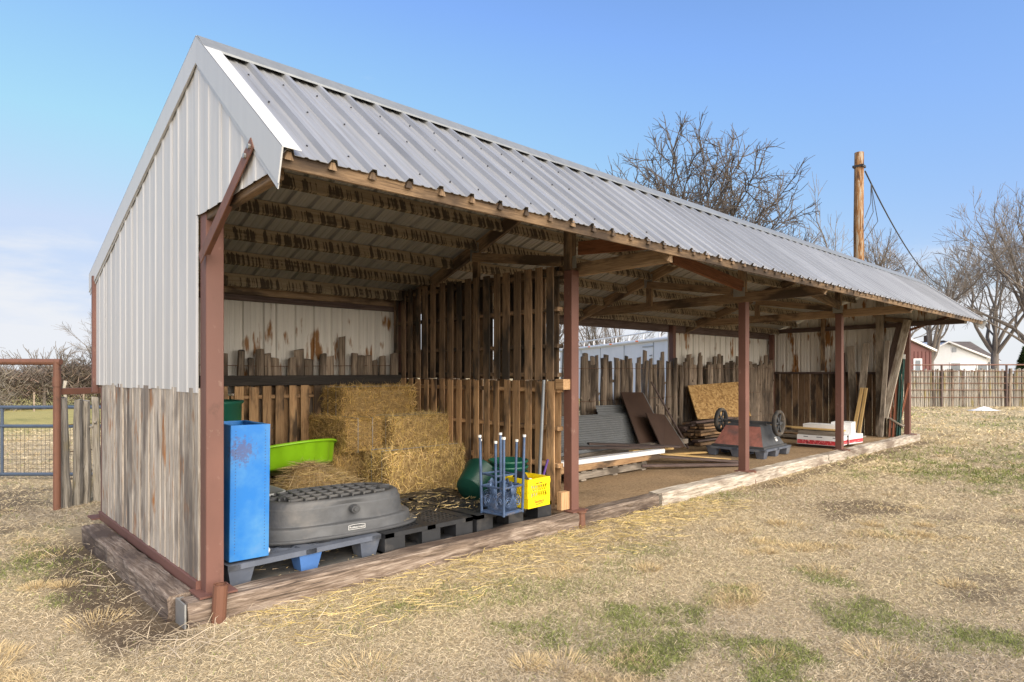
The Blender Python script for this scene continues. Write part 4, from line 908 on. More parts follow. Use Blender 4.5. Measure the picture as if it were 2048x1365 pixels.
obj('stained_side', MB().add([V[11], V[8], V[12], V[15]], [(0, 1, 2, 3)]), 'redstain', ct, kw)
obj('axle', MB().tube([(.0, -.52, .40), (.0, .52, .40)], .02, 8), 'blackcart', ct, kw); obj('axle_bracket', MB().box((0, 0, .385), (.09, .62, .05)), 'blackcart', ct, kw)
for s in (-1, 1):
    wh = obj('wheel', MB().lathe([(.165, -.03), (.20, -.035), (.215, -.02), (.215, .02), (.20, .035), (.165, .03), (.165, -.03)], 32), 'tread', ct, kw @ T(0, s * .50, .40) @ Matrix.Rotation(R(90), 4, 'X'), True)
    sp = MB(); sp.tube([(0, 0, -.035), (0, 0, .035)], .035, 12)
    for k in range(6): a = k / 6 * 6.2832; sp.box((.095 * math.cos(a), .095 * math.sin(a), 0), (.15, .026, .022), Matrix.Rotation(a, 3, 'Z'))
    obj('rim', sp, 'blackcart', wh, WM[wh.name])
obj('warning_label', MB().box((0, 0, 0), (.075, .002, .07)), 'capwhite', ct, kw @ T(.17, -.39, .12) @ Matrix.Rotation(R(-22), 4, 'X'))
obj('label_header', MB().box((0, 0, 0), (.06, .002, .014)), 'screw', ct, kw @ T(.17, -.3925, .138) @ Matrix.Rotation(R(-22), 4, 'X'))
# fourth bay: cartons, planks
def carton(label, loc, d, rz=0, band=True):
    root = empty('flooring_carton', loc, label, 'carton', 'white cartons at the fourth post', rz); mw = WM[root.name]
    obj('box', MB().box((0, 0, d[2] / 2), d), 'white', root, mw)
    if band:
        obj('printed_band', MB().box((0, 0, 0), (.003, d[1] - .012, d[2] * .45)), 'print', root, mw @ T(-d[0] / 2 - .0012, 0, d[2] * .27))
        obj('printed_band', MB().box((0, 0, 0), (d[0] - .01, .003, d[2] * .4)), 'print', root, mw @ T(0, -d[1] / 2 - .0012, d[2] * .3)) if d[0] < .6 else None
        for q, w in ((-.30, .06), (-.03, .10), (.22, .08)): obj('print_line', MB().box((0, 0, 0), (.002, w, .012)), 'screw', root, mw @ T(-d[0] / 2 - .0012, q * d[1] * 1.3, d[2] * .84))
carton('white carton with a red printed band, lowest at the fourth post', (11.05, .62, .19), (.42, .74, .17), .05)
carton('white carton with grey print standing on the lowest one', (11.22, .66, .44), (.36, .60, .11), .05, False)
carton('crumpled white carton right of the fourth post', (11.66, .42, .19), (.55, .40, .17), -.1)
carton('small white carton on the crumpled one', (11.62, .44, .362), (.42, .34, .22), .15, False)
tag(beam('wood_skid', (11.0, .30, .16), (11.0, 1.0, .16), .14, .05, 'darkwood'), 'dark wooden skid under the banded carton', 'board')
tag(beam('lumber_board', (11.02, .30, .40), (11.02, .98, .40), .30, .075, 'greywood'), 'grey block of boards on the lowest carton', 'board')
tag(beam('lumber_board', (11.0, .20, .465), (10.96, 1.12, .475), .12, .03, 'yellowwood'), 'yellow board lying across the cartons', 'board')
for k, (x, m) in enumerate(((12.0, 'greywood'), (12.25, 'greywood'), (12.6, 'pallet'), (12.95, 'greywood'))): tag(beam('lumber_board', (x, .5, .165 + .012 * k), (x + .2, 2.9, .165 + .012 * k), .18, .03, m), 'weathered plank lying on the dirt toward the end wall, %s' % ('nearest', 'second', 'third', 'farthest')[k], 'board', 'planks on the dirt')
tag(beam('lumber_board', (13.1, 1.2, .30), (13.1, 2.9, .30), .08, .03, 'yellowwood'), 'pale yellow board lying at the end wall', 'board')
# leaning lumber and fence posts by the end wall
lean = [((13.75, .95, .15), (14.0, 1.12, 2.1), .15, .04, 'greywood', 'grey plank leaning at the left of the leaning lumber'),
        ((13.80, 1.20, .15), (14.05, 1.32, 1.95), .13, .04, 'darkwood', 'dark plank leaning behind the fourth post'),
        ((13.65, .86, .15), (13.98, .78, 2.15), .14, .04, 'greywood', 'grey plank leaning left of the square upright'),
        ((13.50, .90, .15), (13.75, .80, 1.18), .07, .04, 'yellowwood', 'short yellow board leaning among grey planks, left one'),
        ((13.52, .80, .15), (13.75, .72, 1.18), .06, .04, 'yellowwood', 'short yellow board leaning among grey planks, right one'),
        ((13.62, .40, .15), (13.95, .36, 2.2), .09, .04, 'greywood', 'narrow grey board leaning right of the square upright'),
        ((13.80, .38, .55), (13.92, -.02, 2.62), .14, .05, 'tie_pale', 'long pale beam slanting up to the end post'),
        ((13.95, .50, .95), (14.03, .14, 2.55), .13, .04, 'darkwood', 'brown board slanting behind the long pale beam'),
        ((13.9, .40, .62), (13.95, .05, .38), .03, .12, 'greywood', 'short board slanting low beside the fence posts')]
for a, b, w, h, m, lab in lean: tag(beam('lumber_board', a, b, h, w, m, None, up=(0, 1, 0)), lab, 'board', 'lumber leaning at the end wall')
def tpost(label, a, b, mat):
    a, b = Vector(a), Vector(b); root = empty('fence_stake', tuple(a), label, 'stake', 'steel fence posts leaning at the end post')
    beam('flange', a, b, .012, .045, mat, root, up=(0, 1, 0)); beam('web', a + Vector((-.022, 0, 0)), b + Vector((-.022, 0, 0)), .04, .010, mat, root, up=(0, 1, 0)); beam('tip', b, b + (b - a).normalized() * .1, .014, .047, 'capwhite' if mat == 'tgreen' else mat, root, up=(0, 1, 0))
    beam('anchor_plate', a + (b - a) * .12, a + (b - a) * .22, .006, .10, 'greywood', root, up=(0, 1, 0))
for k, (y, y2, h, m, d) in enumerate(((.30, .27, 1.72, 'tred', 'rust-red steel fence post, leftmost of the leaning bunch'), (.235, .20, 1.80, 'tred', 'rusty orange steel fence post, second of the leaning bunch'), (.165, .14, 1.86, 'tgreen', 'dark green steel fence post with white tip, left one'), (.125, .09, 1.80, 'tgreen', 'dark green steel fence post with white tip, right one'), (.19, .02, 1.2, 'tred', 'short rusty fence post at the end post'))):
    tpost(d, (13.85 + .02 * k, y, .15), (14.06 + .01 * k, y2, h), m)
# ---------------------------------------------------------------- utility pole and cable
up = empty('utility_pole', (20.3, 3.0, .05), 'peeling orange-brown wooden utility pole behind the shed', 'pole')
obj('pole_shaft', MB().tube([(0, 0, 0), (.02, 0, 3), (.0, .02, 6), (.02, .01, 8.33)], [.17, .16, .145, .135], 14), 'pole', up, T(20.3, 3.0, .03), True)
obj('bracket', MB().box((0, 0, 0), (.30, .30, .07)).tube([(-.2, -.2, 0), (.2, .2, 0)], .015, 6), 'wire', up, T(20.32, 3.01, 7.92))
def sag(a, b, s, n=24):
    a, b = Vector(a), Vector(b); return [a.lerp(b, k / n) - Vector((0, 0, s * 4 * (k / n) * (1 - k / n))) for k in range(n + 1)]
cable = empty('service_cable', (20.4, 2.9, 7.9), 'black twisted service cable sagging from the pole to the right', 'cable')
pa = Vector((20.45, 2.88, 7.78)); pb = Vector((62, 8.5, 9.5)); pts = sag(pa, pb, 2.2, 40)
obj('conductor', MB().tube([p - pa for p in pts], .022, 6), 'wire', cable, T(*pa))
for k, (e, s) in enumerate((((20.36, 2.88, 5.9), .5), ((20.36, 2.86, 6.3), .25), ((20.38, 2.88, 5.6), .9))):
    a = pa.lerp(pts[1], .9); e = Vector(e); m = (a + e) / 2 + Vector((.25, -.25, -.35)) * s
    obj('drip_loop', MB().tube([Vector((0, 0, 0)), m - a, e - a], .011, 5), 'wire', cable, T(*a))
# ---------------------------------------------------------------- bare trees
def tree_mesh(name, mat, seed, H, stems, spread, levels, r0=.16, trunk=.25, nk=(2, 3), curve=.10, shrink=.72, minr=.004):
    rr = random.Random(seed); mb = MB()
    def grow(p, d, L, r, lv):
        seg = 4 if lv > 1 else 3; path = [p]; rs = [r]; q = p.copy(); dd = d.copy()
        for i in range(seg):
            dd = (dd + Vector((rr.gauss(0, curve), rr.gauss(0, curve), rr.gauss(.02, curve * .7)))).normalized(); q = q + dd * (L / seg); path.append(q.copy()); rs.append(max(minr * .7, r * (1 - .5 * (i + 1) / seg)))
        mb.tube(path, rs, 7 if r > .06 else 5 if r > .025 else 3, False)
        if lv <= 0: return
        k = rr.randint(*nk) + (1 if lv <= 2 else 0)
        for j in range(k):
            t = 1.0 if j == 0 else rr.uniform(.35, .95); i = min(int(t * seg), seg - 1); f = t * seg - i; b = path[i].lerp(path[i + 1], f)
            bd = (path[i + 1] - path[i]).normalized(); ax = bd.orthogonal(); ax.rotate(Matrix.Rotation(rr.uniform(0, 6.28), 3, bd))
            nd = bd.copy(); nd.rotate(Matrix.Rotation(rr.uniform(.25, .75) if j else rr.uniform(0.05, .3), 3, ax)); grow(b, nd, L * shrink * rr.uniform(.8, 1.15), max(minr, r * (.62 if j == 0 else .48)), lv - 1)
    th = H * trunk; mb.tube([(0, 0, -.3), (0, 0, .3), (.02, 0, th)], [r0 * 1.3, r0 * 1.05, r0 * .9], 9, False)
    for k in range(stems):
        a = 2 * math.pi * k / stems + rr.uniform(-.4, .4); s = spread * rr.uniform(.25, 1.35); d = Vector((math.cos(a) * s, math.sin(a) * s, 1)).normalized()
        grow(Vector((0, 0, th * rr.uniform(.8, 1.0))), d, H * (1 - trunk) * .36 * rr.uniform(.85, 1.15), r0 * .62, levels)
    m = mb.mesh(name); m.materials.append(M[mat]); return m
def split_tree(name, label, loc, me_args, grp=None, rz=0, s=1):
    root = empty(name, loc, label, 'tree', grp); me = tree_mesh('crown', *me_args); mw = T(*loc) @ Matrix.Rotation(rz, 4, 'Z') @ Matrix.Diagonal((s, s, s, 1))
    c = obj('crown', me, None, root, mw)
    r0 = me_args[6] if len(me_args) > 6 else .16; H = me_args[2]
    obj('trunk', MB().tube([(0, 0, -.35), (0, 0, .25), (0, 0, H * (me_args[7] if len(me_args) > 7 else .25) * .85)], [r0 * 1.4, r0 * 1.12, r0 * .96], 10), me_args[0], root, mw, True); return root
def fan_tree(loc, RX, Z0, Z1, seed):
    """a broad dome of fine twigs on many arching limbs"""
    rr = random.Random(seed); mb = MB()
    def jit(s): return Vector((rr.gauss(0, s), rr.gauss(0, s), rr.gauss(0, s)))
    def dome(th, ph, f): return Vector((RX * f * math.sin(th) * math.cos(ph), RX * f * math.sin(th) * math.sin(ph), Z0 + (Z1 - Z0) * f * math.cos(th)))
    base = Vector((0, 0, 2.4))
    for k in range(56):
        th = math.acos(1 - (k + .5) / 56 * .95) * rr.uniform(.9, 1.08); ph = k * 2.39996 + rr.uniform(-.3, .3); end = dome(th, ph, rr.uniform(.78, .95))
        path = []; nn = 9; wob = jit(.35)
        for i in range(nn + 1):
            t = i / nn; p = base.lerp(end, t); p += Vector((0, 0, 1)) * (math.sin(math.pi * t) * .10 * (end - base).length * math.sin(th)) + wob * math.sin(math.pi * t) + jit(.05) * (i > 0); path.append(p)
        mb.tube(path, [.048 * (1 - .75 * i / nn) for i in range(nn + 1)], 5, False)
        for j in range(17):
            t = rr.uniform(.32, 1.0); i = min(int(t * nn), nn - 1); p = path[i].lerp(path[i + 1], t * nn - i); d = (path[i + 1] - path[i]).normalized()
            bd = (d * .9 + jit(.55) + Vector((0, 0, .12))).normalized(); L = rr.uniform(.7, 1.5) * (1.15 - .35 * t); q = [p]; dd = bd
            for _ in range(4): dd = (dd + jit(.16)).normalized(); q.append(q[-1] + dd * L / 4)
            mb.tube(q, [.021, .018, .015, .012, .009], 3, False)
            for m in range(7):
                u = rr.uniform(.2, 1.) * 4; i2 = min(int(u), 3); p2 = q[i2].lerp(q[i2 + 1], u - i2); td = ((q[i2 + 1] - q[i2]).normalized() * .9 + jit(.5)).normalized(); l2 = rr.uniform(.25, .65); mb.tube([p2, p2 + td * l2 * .5 + jit(.03), p2 + td * l2], [.011, .009, .007], 3, False)
    root = empty('bare_tree', loc, 'wide fan-shaped bare tree rising behind the shed roof', 'tree', 'bare trees')
    obj('crown', mb, 'bark', root, T(*loc)); obj('trunk', MB().tube([(0, 0, -.3), (0, 0, .3), (.03, 0, 2.7)], [.30, .23, .19], 10), 'bark', root, T(*loc), True)
fan_tree((18.6, 7.8, .05), 4.3, 4.4, 10.2, 5)
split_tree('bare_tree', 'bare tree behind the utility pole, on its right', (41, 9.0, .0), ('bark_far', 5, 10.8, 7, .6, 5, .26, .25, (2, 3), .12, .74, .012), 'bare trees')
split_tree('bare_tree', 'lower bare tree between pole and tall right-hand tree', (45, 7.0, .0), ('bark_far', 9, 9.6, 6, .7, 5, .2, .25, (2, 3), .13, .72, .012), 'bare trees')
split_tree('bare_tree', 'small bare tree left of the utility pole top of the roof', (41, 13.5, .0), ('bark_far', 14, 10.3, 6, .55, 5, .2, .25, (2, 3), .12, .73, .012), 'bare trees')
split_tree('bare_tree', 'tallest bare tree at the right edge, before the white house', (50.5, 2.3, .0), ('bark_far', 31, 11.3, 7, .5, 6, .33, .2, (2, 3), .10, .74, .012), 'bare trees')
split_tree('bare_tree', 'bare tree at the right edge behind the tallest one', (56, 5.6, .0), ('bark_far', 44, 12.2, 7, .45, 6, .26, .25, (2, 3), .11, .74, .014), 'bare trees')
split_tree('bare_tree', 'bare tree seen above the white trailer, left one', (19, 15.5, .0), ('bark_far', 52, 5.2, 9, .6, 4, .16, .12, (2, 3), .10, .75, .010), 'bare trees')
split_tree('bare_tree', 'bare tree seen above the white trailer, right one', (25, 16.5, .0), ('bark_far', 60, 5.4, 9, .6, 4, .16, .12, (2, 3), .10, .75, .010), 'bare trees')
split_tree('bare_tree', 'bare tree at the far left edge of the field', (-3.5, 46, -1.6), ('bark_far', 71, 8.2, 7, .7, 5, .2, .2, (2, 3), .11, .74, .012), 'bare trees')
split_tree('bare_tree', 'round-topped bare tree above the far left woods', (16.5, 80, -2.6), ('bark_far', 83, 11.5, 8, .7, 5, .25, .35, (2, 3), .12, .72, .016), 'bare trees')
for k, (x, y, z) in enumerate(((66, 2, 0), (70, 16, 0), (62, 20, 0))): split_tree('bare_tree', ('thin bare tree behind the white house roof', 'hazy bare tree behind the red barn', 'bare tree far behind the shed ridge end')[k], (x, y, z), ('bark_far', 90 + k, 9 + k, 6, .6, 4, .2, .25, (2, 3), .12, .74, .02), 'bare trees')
# evergreen by the house
ev = empty('evergreen_shrub', (53.5, 3.3, 0), 'dark evergreen shrub beside the tallest right-hand tree', 'shrub'); n = 9000
t = rng.random(n); a = rng.uniform(0, 6.28, n); rad = (.9 * (1 - t) + .15) * np.sqrt(rng.random(n)) * (.7 + .5 * vnoise(a * 2, t * 6, 1.)); P0 = np.stack([53.5 + rad * np.cos(a), 3.3 + rad * np.sin(a), .2 + 2.9 * t], 1)
P1 = P0 + np.stack([np.cos(a) * .25, np.sin(a) * .25, rng.normal(-.02, .1, n)], 1); tag(strands('foliage', P0, P1, .07, np.array([.035, .06, .02])[None] * rng.uniform(.5, 1.5, (n, 1)), 'blades', ev), kind='stuff')
obj('stem', MB().tube([(53.5, 3.3, -.1), (53.5, 3.3, 2.7)], [.1, .03], 7), 'bark', ev, I4.copy())
# far woods on the left: one mass of thin grey-brown twigs
n = 60000; u = rng.random(n); wx = -30 + 75 * u + rng.normal(0, .5, n); wy = 88 - .10 * wx + rng.uniform(-5, 6, n); gz = height(wx, wy)
top = 2.2 + 6.5 * fbm(wx, wy * .3, .3, 4); hh = top * np.sqrt(rng.random(n)); P0 = np.stack([wx, wy, gz + hh * .85], 1); a = rng.uniform(0, 6.28, n); ln = rng.uniform(.5, 1.7, n)
P1 = P0 + np.stack([np.cos(a) * ln * .6, np.sin(a) * ln * .6, ln * rng.uniform(.0, .9, n)], 1); cl = np.array([.15, .122, .098])[None] * rng.uniform(.55, 1.45, (n, 1)) * np.array([1, 1, 1])[None]; cl[:, 0] *= rng.uniform(.9, 1.15, n)
tag(strands('distant_woods', P0, P1, .075, cl, 'blades'), 'grey-brown leafless woods along the far edge of the left field', 'woods', kind='stuff')
wv, wf, wo_ = [], [], 0
for k in range(18):
    me = tree_mesh('tmp', 'bark_far', 300 + k % 4, 8.5, 6, .7, 3, .16, .3, (2, 3), .13, .74, .03); a_ = np.zeros(len(me.vertices) * 3, np.float32); me.vertices.foreach_get('co', a_); a_ = a_.reshape(-1, 3)
    sc_ = random.uniform(.75, 1.2); an = random.uniform(0, 6.28); x_ = -14 + k * 2.9 + random.uniform(-1, 1); y_ = 86 - .1 * x_ + random.uniform(-4, 3)
    wv.append(np.stack([(a_[:, 0] * math.cos(an) - a_[:, 1] * math.sin(an)) * sc_ + x_, (a_[:, 0] * math.sin(an) + a_[:, 1] * math.cos(an)) * sc_ + y_, a_[:, 2] * sc_ + float(height(np.array(x_), np.array(y_)))], 1))
    wf += [tuple(v_ + wo_ for v_ in p_.vertices) for p_ in me.polygons]; wo_ += len(a_); bpy.data.meshes.remove(me)
me = bpy.data.meshes.new('distant_woods'); me.from_pydata(np.concatenate(wv).tolist(), [], wf); me.materials.append(M['bark_far']); tag(obj('distant_woods', me, None), 'leafless treetops standing up from the far left woods', 'woods', kind='stuff')
n = 9000; wx = rng.uniform(-12, 6, n); wy = 52 + rng.uniform(-3, 3, n) - .3 * wx; gz = height(wx, wy); hh = (1.3 + 2.2 * vnoise(wx, wy, .3)) * rng.random(n); P0 = np.stack([wx, wy, gz + hh], 1); a = rng.uniform(0, 6.28, n)
P1 = P0 + np.stack([np.cos(a) * .5, np.sin(a) * .5, rng.uniform(.1, .8, n)], 1); k = wx < 2.5 + 2 * rng.random(n)
tag(strands('field_brush', P0[k], P1[k], .04, np.array([.21, .18, .14])[None] * rng.uniform(.5, 1.4, (k.sum(), 1)), 'blades'), 'tangled dry brush at the left edge of the field', 'brush', kind='stuff')
tag(obj('tree_stub', MB().tube([(0, 0, 0), (.05, 0, 1), (-.05, 0, 2), (.05, 0, 2.6)], [.17, .14, .12, .15], 9), 'log_lichen', None, T(8.6, 62, -1.9), True), 'pale broken tree stub before the far woods', 'stump')
fw = empty('wire_fence', (9, 48, -1.3), 'thin field fence with wooden posts across the left meadow', 'fence')
for k in range(12): x = -6 + k * 2.6; y = 44 + .1 * x; beam('fence_post', (x, y, float(height(np.array(x), np.array(y))) - .2), (x, y, float(height(np.array(x), np.array(y))) + 1.15), .09, .09, 'log', fw, up=(0, 1, 0))
for q in (.4, .75, 1.05): pipe('fence_wire', [(-6 + k * 2.6, 44 + .1 * (-6 + k * 2.6) - .06, float(height(np.array(-6. + k * 2.6), np.array(44 + .1 * (-6 + k * 2.6)))) + q) for k in range(12)], .007, 'wire', fw, 4)
# ---------------------------------------------------------------- white stock trailer behind the fence
tr = empty('stock_trailer', (13, 6, .0), 'long white trailer with a pipe rack along its roof behind the log fence', 'trailer')
dv = Vector((.531, .847, 0)); o = Vector((12.5, 4.84, 0)); nv = Vector((dv.y, -dv.x, 0)); a, b = o - dv * .1, o + dv * 10
P = [a, b, b + nv * 2.2, a + nv * 2.2]; obj('body', MB().add([p + Vector((0, 0, .55)) for p in P] + [p + Vector((0, 0, 2.40)) for p in P], [(3, 2, 1, 0), (4, 5, 6, 7), (0, 1, 5, 4), (1, 2, 6, 5), (2, 3, 7, 6), (3, 0, 4, 7)]), 'trailer', tr, I4.copy())
z = Vector((0, 0, 1)); n_ = -nv
pipe('roof_edge', [a + z * 2.36 + n_ * .02, b + z * 2.36 + n_ * .02], .05, 'trailer', tr, 10); pipe('rack_rail', [a + z * 2.58 + n_ * .02, b + z * 2.58 + n_ * .02], .025, 'white', tr, 8)
for k in range(9):
    p = a + dv * (.6 + k * 1.05) + n_ * .02; pipe('rack_post', [p + z * 2.36, p + z * 2.60], .025, 'white', tr, 6)
    if k % 2: obj('marker_lamp', MB().box((0, 0, 0), (.09, .09, .035)), 'orange', tr, T(*(p + dv * .3 + z * 2.37 + n_ * .04)))
for q in (1.0, 3.1, 5.2, 7.3): p = a + dv * q; beam('panel_seam', p + n_ * .004 + z * .6, p + n_ * .004 + z * 2.3, .012, .03, 'greytote', tr, up=(n_.x, n_.y, 0))
p = a + dv * 1.35; dr = beam('side_door', p + n_ * .01 + z * .7, p + n_ * .01 + z * 2.18, .62, .02, 'white', tr, up=(n_.x, n_.y, 0)); beam('door_frame', p - dv * .33 + n_ * .02 + z * 2.2, p + dv * .33 + n_ * .02 + z * 2.2, .03, .03, 'greytote', tr); pipe('door_handle', [p - dv * .2 + n_ * .05 + z * 1.95, p - dv * .34 + n_ * .05 + z * 1.96], .015, 'greypipe', tr, 6)
for q in (3.5, 4.4):
    c = a + dv * q + n_ * .02 + z * .38; obj('wheel', MB().lathe([(0, -.1), (.2, -.1), (.36, -.1), (.38, 0), (.36, .1), (0, .1)], 24), 'tread', tr, T(*c) @ Matrix.Rotation(math.atan2(dv.y, dv.x), 4, 'Z') @ Matrix.Rotation(R(90), 4, 'X'), True)
# ---------------------------------------------------------------- houses on the right
hs = empty('white_house', (58, 9, 0), 'white bungalow with brown shingle roof beyond the picket fence', 'house')
u = Vector((.726, -.6875, 0)); v = Vector((.6875, .726, 0)); c0 = Vector((-1.317, -4.073, 0)) + v * 50 + u * (838 * 50 / 1282.)
def hp_(a, b, zz): p = c0 + u * a + v * b; return (p.x, p.y, zz)
W1, D1 = 4.4, 9.
def slab(mb, pts): mb.add(pts, [tuple(range(len(pts)))])
m = MB(); m.add([hp_(0, 0, 0), hp_(W1, 0, 0), hp_(W1, D1, 0), hp_(0, D1, 0), hp_(0, 0, 3.1), hp_(W1, 0, 2.45), hp_(W1, D1, 2.45), hp_(0, D1, 3.1), hp_(W1 * .27, 0, 3.75), hp_(W1 * .27, D1, 3.75)], [(0, 1, 5, 8, 4), (1, 2, 6, 5), (2, 3, 7, 9, 6), (3, 0, 4, 7)])
obj('wall', m, 'house', hs, I4.copy())
obj('wall', MB().add([hp_(W1 - .3, 1.6, 0), hp_(W1 + 1.7, 1.6, 0), hp_(W1 + 1.7, 8, 0), hp_(W1 - .3, 8, 0), hp_(W1 - .3, 1.6, 2.35), hp_(W1 + 1.7, 1.6, 2.35), hp_(W1 + 1.7, 8, 2.35), hp_(W1 - .3, 8, 2.35)], [(0, 1, 5, 4), (1, 2, 6, 5), (2, 3, 7, 6), (3, 0, 4, 7), (4, 5, 6, 7)]), 'house', hs, I4.copy())
def roofslab(a0, z0, a1, z1, b0, b1, th, mat): return obj('roof', MB().add([hp_(a0, b0, z0), hp_(a1, b0, z1), hp_(a1, b1, z1), hp_(a0, b1, z0), hp_(a0, b0, z0 + th), hp_(a1, b0, z1 + th), hp_(a1, b1, z1 + th), hp_(a0, b1, z0 + th)], [(3, 2, 1, 0), (4, 5, 6, 7), (0, 1, 5, 4), (1, 2, 6, 5), (2, 3, 7, 6), (3, 0, 4, 7)]), mat, hs, I4.copy())
roofslab(-.4, 2.95, W1 * .27, 3.76, -.3, D1, .12, 'white'); roofslab(W1 * .27, 3.76, W1 + .75, 2.22, -.3, 1.3, .12, 'white'); roofslab(W1 * .2, 3.86, W1 + .7, 2.36, -.2, 1.2, .06, 'shingle')
rf = obj('roof', MB().add([hp_(W1 - 1.9, 1.3, 2.7), hp_(W1 + 2.1, 1.3, 2.36), hp_(W1 + 2.1, 4.8, 4.05), hp_(W1 - 2.4, 4.8, 4.05), hp_(W1 + 2.1, 8.5, 2.3), hp_(W1 - 2.4, 8.5, 2.3)], [(0, 1, 2, 3), (3, 2, 4, 5), (1, 4, 2)]), 'shingle', hs, I4.copy())
obj('chimney', MB().box((0, 0, 0), (.45, .45, .7)), 'brownmetal', rf, T(*hp_(W1 - 1.7, 4.6, 4.2)))
for (a0, z0, w, h) in ((1.45, 1.45, .85, .75), (3.55, 1.35, .85, .7)):
    f_ = obj('window', MB().add([hp_(a0, -.05, z0), hp_(a0 + w, -.05, z0), hp_(a0 + w, -.05, z0 + h), hp_(a0, -.05, z0 + h), hp_(a0, .05, z0), hp_(a0 + w, .05, z0), hp_(a0 + w, .05, z0 + h), hp_(a0, .05, z0 + h)], [(0, 1, 2, 3), (0, 4, 5, 1), (1, 5, 6, 2), (2, 6, 7, 3), (3, 7, 4, 0)]), 'white', hs, I4.copy())
    obj('pane', MB().add([hp_(a0 + .07, -.06, z0 + .07), hp_(a0 + w - .07, -.06, z0 + .07), hp_(a0 + w - .07, -.06, z0 + h - .07), hp_(a0 + .07, -.06, z0 + h - .07)], [(0, 1, 2, 3)]), 'glass', f_, I4.copy())
obj('gable_vent', MB().add([hp_(1.62, -.03, 3.0), hp_(1.95, -.03, 3.0), hp_(1.95, -.03, 3.35), hp_(1.62, -.03, 3.35)], [(0, 1, 2, 3)]), 'greypipe', hs, I4.copy())
pipe('downspout', [hp_(W1 + 1.25, 1.5, 0), hp_(W1 + 1.25, 1.5, 2.25)], .05, 'screw', hs, 6)
rbn = empty('red_barn', (45, 7.6, 0), 'dark red metal barn with white trim beside the shed end post', 'barn'); c1 = Vector((-1.317, -4.073, 0)) + v * 38 + u * (790 * 38 / 1282.)
def rp(a, b, zz): p = c1 + u * a + v * b; return (p.x, p.y, zz)
obj('wall', MB().add([rp(-2.2, 0, 0), rp(1.45, 0, 0), rp(1.45, 8, 0), rp(-2.2, 8, 0), rp(-2.2, 0, 2.85), rp(1.45, 0, 2.72), rp(1.45, 8, 2.72), rp(-2.2, 8, 2.85), rp(-.4, 0, 3.6), rp(-.4, 8, 3.6)], [(0, 1, 5, 8, 4), (1, 2, 6, 5), (2, 3, 7, 9, 6), (3, 0, 4, 7)]), 'red', rbn, I4.copy())
for k in range(16): a = -2.1 + k * .23; beam('wall_rib', rp(a, -.015, .05), rp(a, -.015, 2.7), .03, .03, 'red', rbn, up=tuple(v))
obj('roof', MB().add([rp(-.4, -.2, 3.62), rp(1.65, -.2, 2.68), rp(1.65, 8.2, 2.68), rp(-.4, 8.2, 3.62), rp(-.4, -.2, 3.74), rp(1.65, -.2, 2.80), rp(1.65, 8.2, 2.80), rp(-.4, 8.2, 3.74), rp(-2.4, -.2, 2.75), rp(-2.4, 8.2, 2.75), rp(-2.4, -.2, 2.87), rp(-2.4, 8.2, 2.87)], [(0, 1, 5, 4), (1, 2, 6, 5), (4, 5, 6, 7), (0, 4, 10, 8), (4, 7, 11, 10), (0, 3, 2, 1), (0, 8, 9, 3)]), 'white', rbn, I4.copy())
w_ = obj('window', MB().box((0, 0, 0), (.05, .5, 1.05), Matrix.Rotation(math.atan2(v.y, v.x), 3, 'Z')), 'white', rbn, T(*rp(.62, -.01, 1.75))); obj('pane', MB().box((0, 0, 0), (.05, .3, .75), Matrix.Rotation(math.atan2(v.y, v.x), 3, 'Z')), 'glass', w_, T(*rp(.62, -.03, 1.8)))
tag(obj('plastic_sheet', MB().lathe([(0, .16), (.16, .12), (.3, .05), (.55, .01)], 22, 1.1, .5), 'white', None, T(28.0, 1.2, .06) @ Matrix.Rotation(-.77, 4, 'Z'), True), 'crumpled white plastic bag on the lawn before the far fence', 'bag')
n = 260; x = rng.normal(-.28, .16, n); y = rng.uniform(-.75, 2.2, n); k = rng.random(n) < .45; x = np.where(k, rng.uniform(-.5, .5, n), x); y = np.where(k, rng.normal(-.36, .13, n), y); a = rng.uniform(0, 6.28, n); ln = rng.uniform(.06, .26, n)
P0 = np.stack([x, y, np.full(n, .07)], 1); P1 = P0 + np.stack([np.cos(a) * ln, np.sin(a) * ln, rng.uniform(0, .05, n)], 1); mid = (P0 + P1) / 2; mid[:, 2] += rng.uniform(.005, .05, n); mid[:, :2] += rng.normal(0, .025, (n, 2))
tag(strands('dry_runners', P0, P1, .004, np.array([.50, .41, .30])[None] * rng.uniform(.5, 1.2, (n, 1)), 'blades', mid=mid), 'pale dry grass runners sprawling over bare soil at the timber corner', 'runners', kind='stuff')
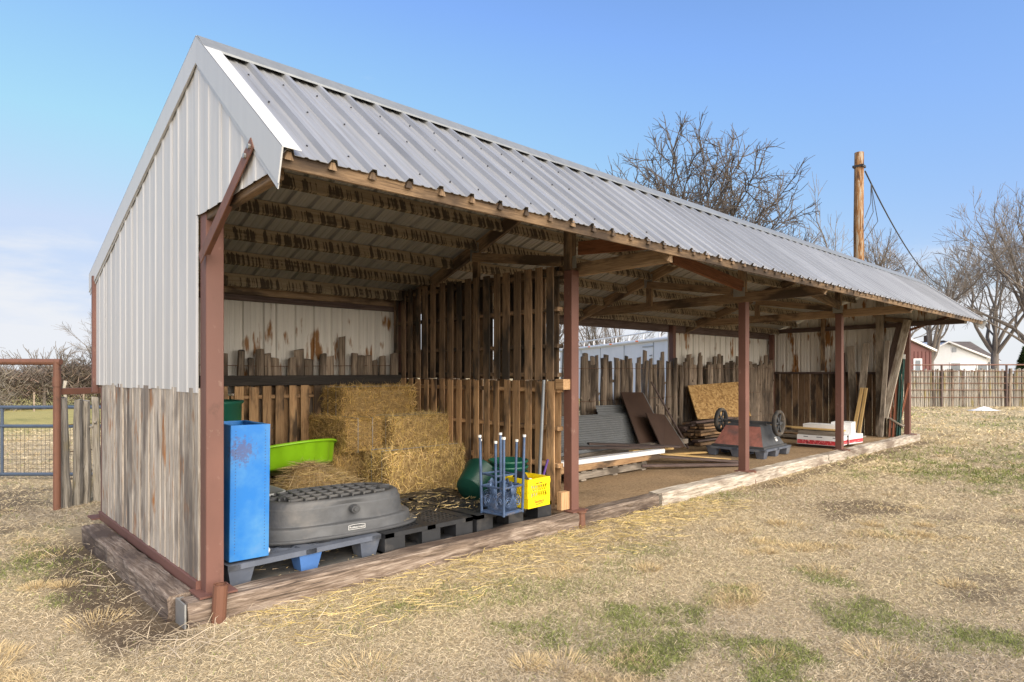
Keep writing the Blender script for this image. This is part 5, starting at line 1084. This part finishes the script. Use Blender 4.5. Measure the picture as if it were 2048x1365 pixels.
# ---------------------------------------------------------------- lawn blades
def lawn(name, label, n, dmin, dmax, Lr, wd, seed):
    cx, cy = -1.317, -4.073; u1 = rng.random(n); d = dmin * (dmax / dmin) ** u1; ang = R(46.565) + rng.uniform(-R(46), R(46), n)
    x = cx + d * np.cos(ang); y = cy + d * np.sin(ang)
    ok = ~((x > -.24) & (x < 14.5) & (y > -.11) & (y < 3.2)) & (y < 16); df = dirt_f(x, y); ok &= rng.random(n) > df * .85
    x, y, d, df = x[ok], y[ok], d[ok], df[ok]; m = len(x); gf = green_f(x, y)
    isg = rng.random(m) < gf * .75 + .02; sc = np.maximum(1, (d / 4.5)) ** .8
    z = height(x, y) + (fbm(x, y, 1.4, 3) - .5) * .035 - .004
    a = rng.uniform(0, 6.28, m); ln = rng.uniform(*Lr, m) * np.where(isg, .9, 1.) * sc ** .5; el = np.where(isg, rng.uniform(.4, 1.2, m), np.abs(rng.normal(.18, .24, m)))
    tuft = sstep(.62, .8, fbm(x, y, 2.3, 3)); el = el + tuft * .35 * ~isg; ln *= 1 + tuft * .3
    D = np.stack([np.cos(a) * np.cos(el), np.sin(a) * np.cos(el), np.sin(el)], 1); P0 = np.stack([x, y, z], 1); P1 = P0 + D * ln[:, None]
    mid = P0 + D * ln[:, None] * .5; mid[:, 2] += ln * .12
    dry = np.array([.63, .52, .345])[None] * rng.uniform(.62, 1.18, (m, 1)); pale = fbm(x, y, .8, 3)[:, None]; dry = dry * (1 + (pale - .5) * .5); dry[:, 2] *= .85 + .5 * (1 - pale[:, 0]) * .6
    dry = dry * (1 - tuft[:, None] * np.array([-.02, .05, .22]))
    grn = np.array([.20, .225, .065])[None] * rng.uniform(.6, 1.5, (m, 1)); col = np.where(isg[:, None], grn, dry)
    tag(strands(name, P0, P1, wd * sc, col, 'blades', mid=mid), label, 'grass', kind='stuff')
nt, per = 46, 260; tx = np.concatenate([rng.uniform(-1.4, .9, 26), rng.uniform(.5, 6, 20)]); ty = np.concatenate([rng.uniform(-1.3, 3.0, 26), rng.uniform(-3.0, -.5, 20)]); kk = (tx < -.45) | (ty < -.35); tx, ty = tx[kk], ty[kk]; nt = len(tx)
tr_ = np.repeat(rng.uniform(.07, .18, nt), per); a = rng.uniform(0, 6.28, nt * per); q = np.sqrt(rng.random(nt * per)); P0 = np.stack([np.repeat(tx, per) + tr_ * q * np.cos(a), np.repeat(ty, per) + tr_ * q * np.sin(a), np.full(nt * per, .058)], 1)
ln = rng.uniform(.025, .065, nt * per); P1 = P0 + np.stack([np.cos(a) * ln * (.25 + .6 * q), np.sin(a) * ln * (.25 + .6 * q), ln * (1.05 - .6 * q)], 1)
tag(strands('grass_tufts', P0, P1, .0026, np.array([.60, .46, .255])[None] * rng.uniform(.65, 1.2, (nt * per, 1)), 'blades'), 'rounded tufts of longer golden dry grass dotted over the lawn', 'grass', kind='stuff')
lawn('dry_grass', 'short dry tan grass with green tufts near the shed', 560000, 2.6, 13, (.015, .052), .0023, 1)
lawn('dry_grass', 'dry tan grass of the lawn farther out', 130000, 11, 42, (.03, .06), .0036, 2)
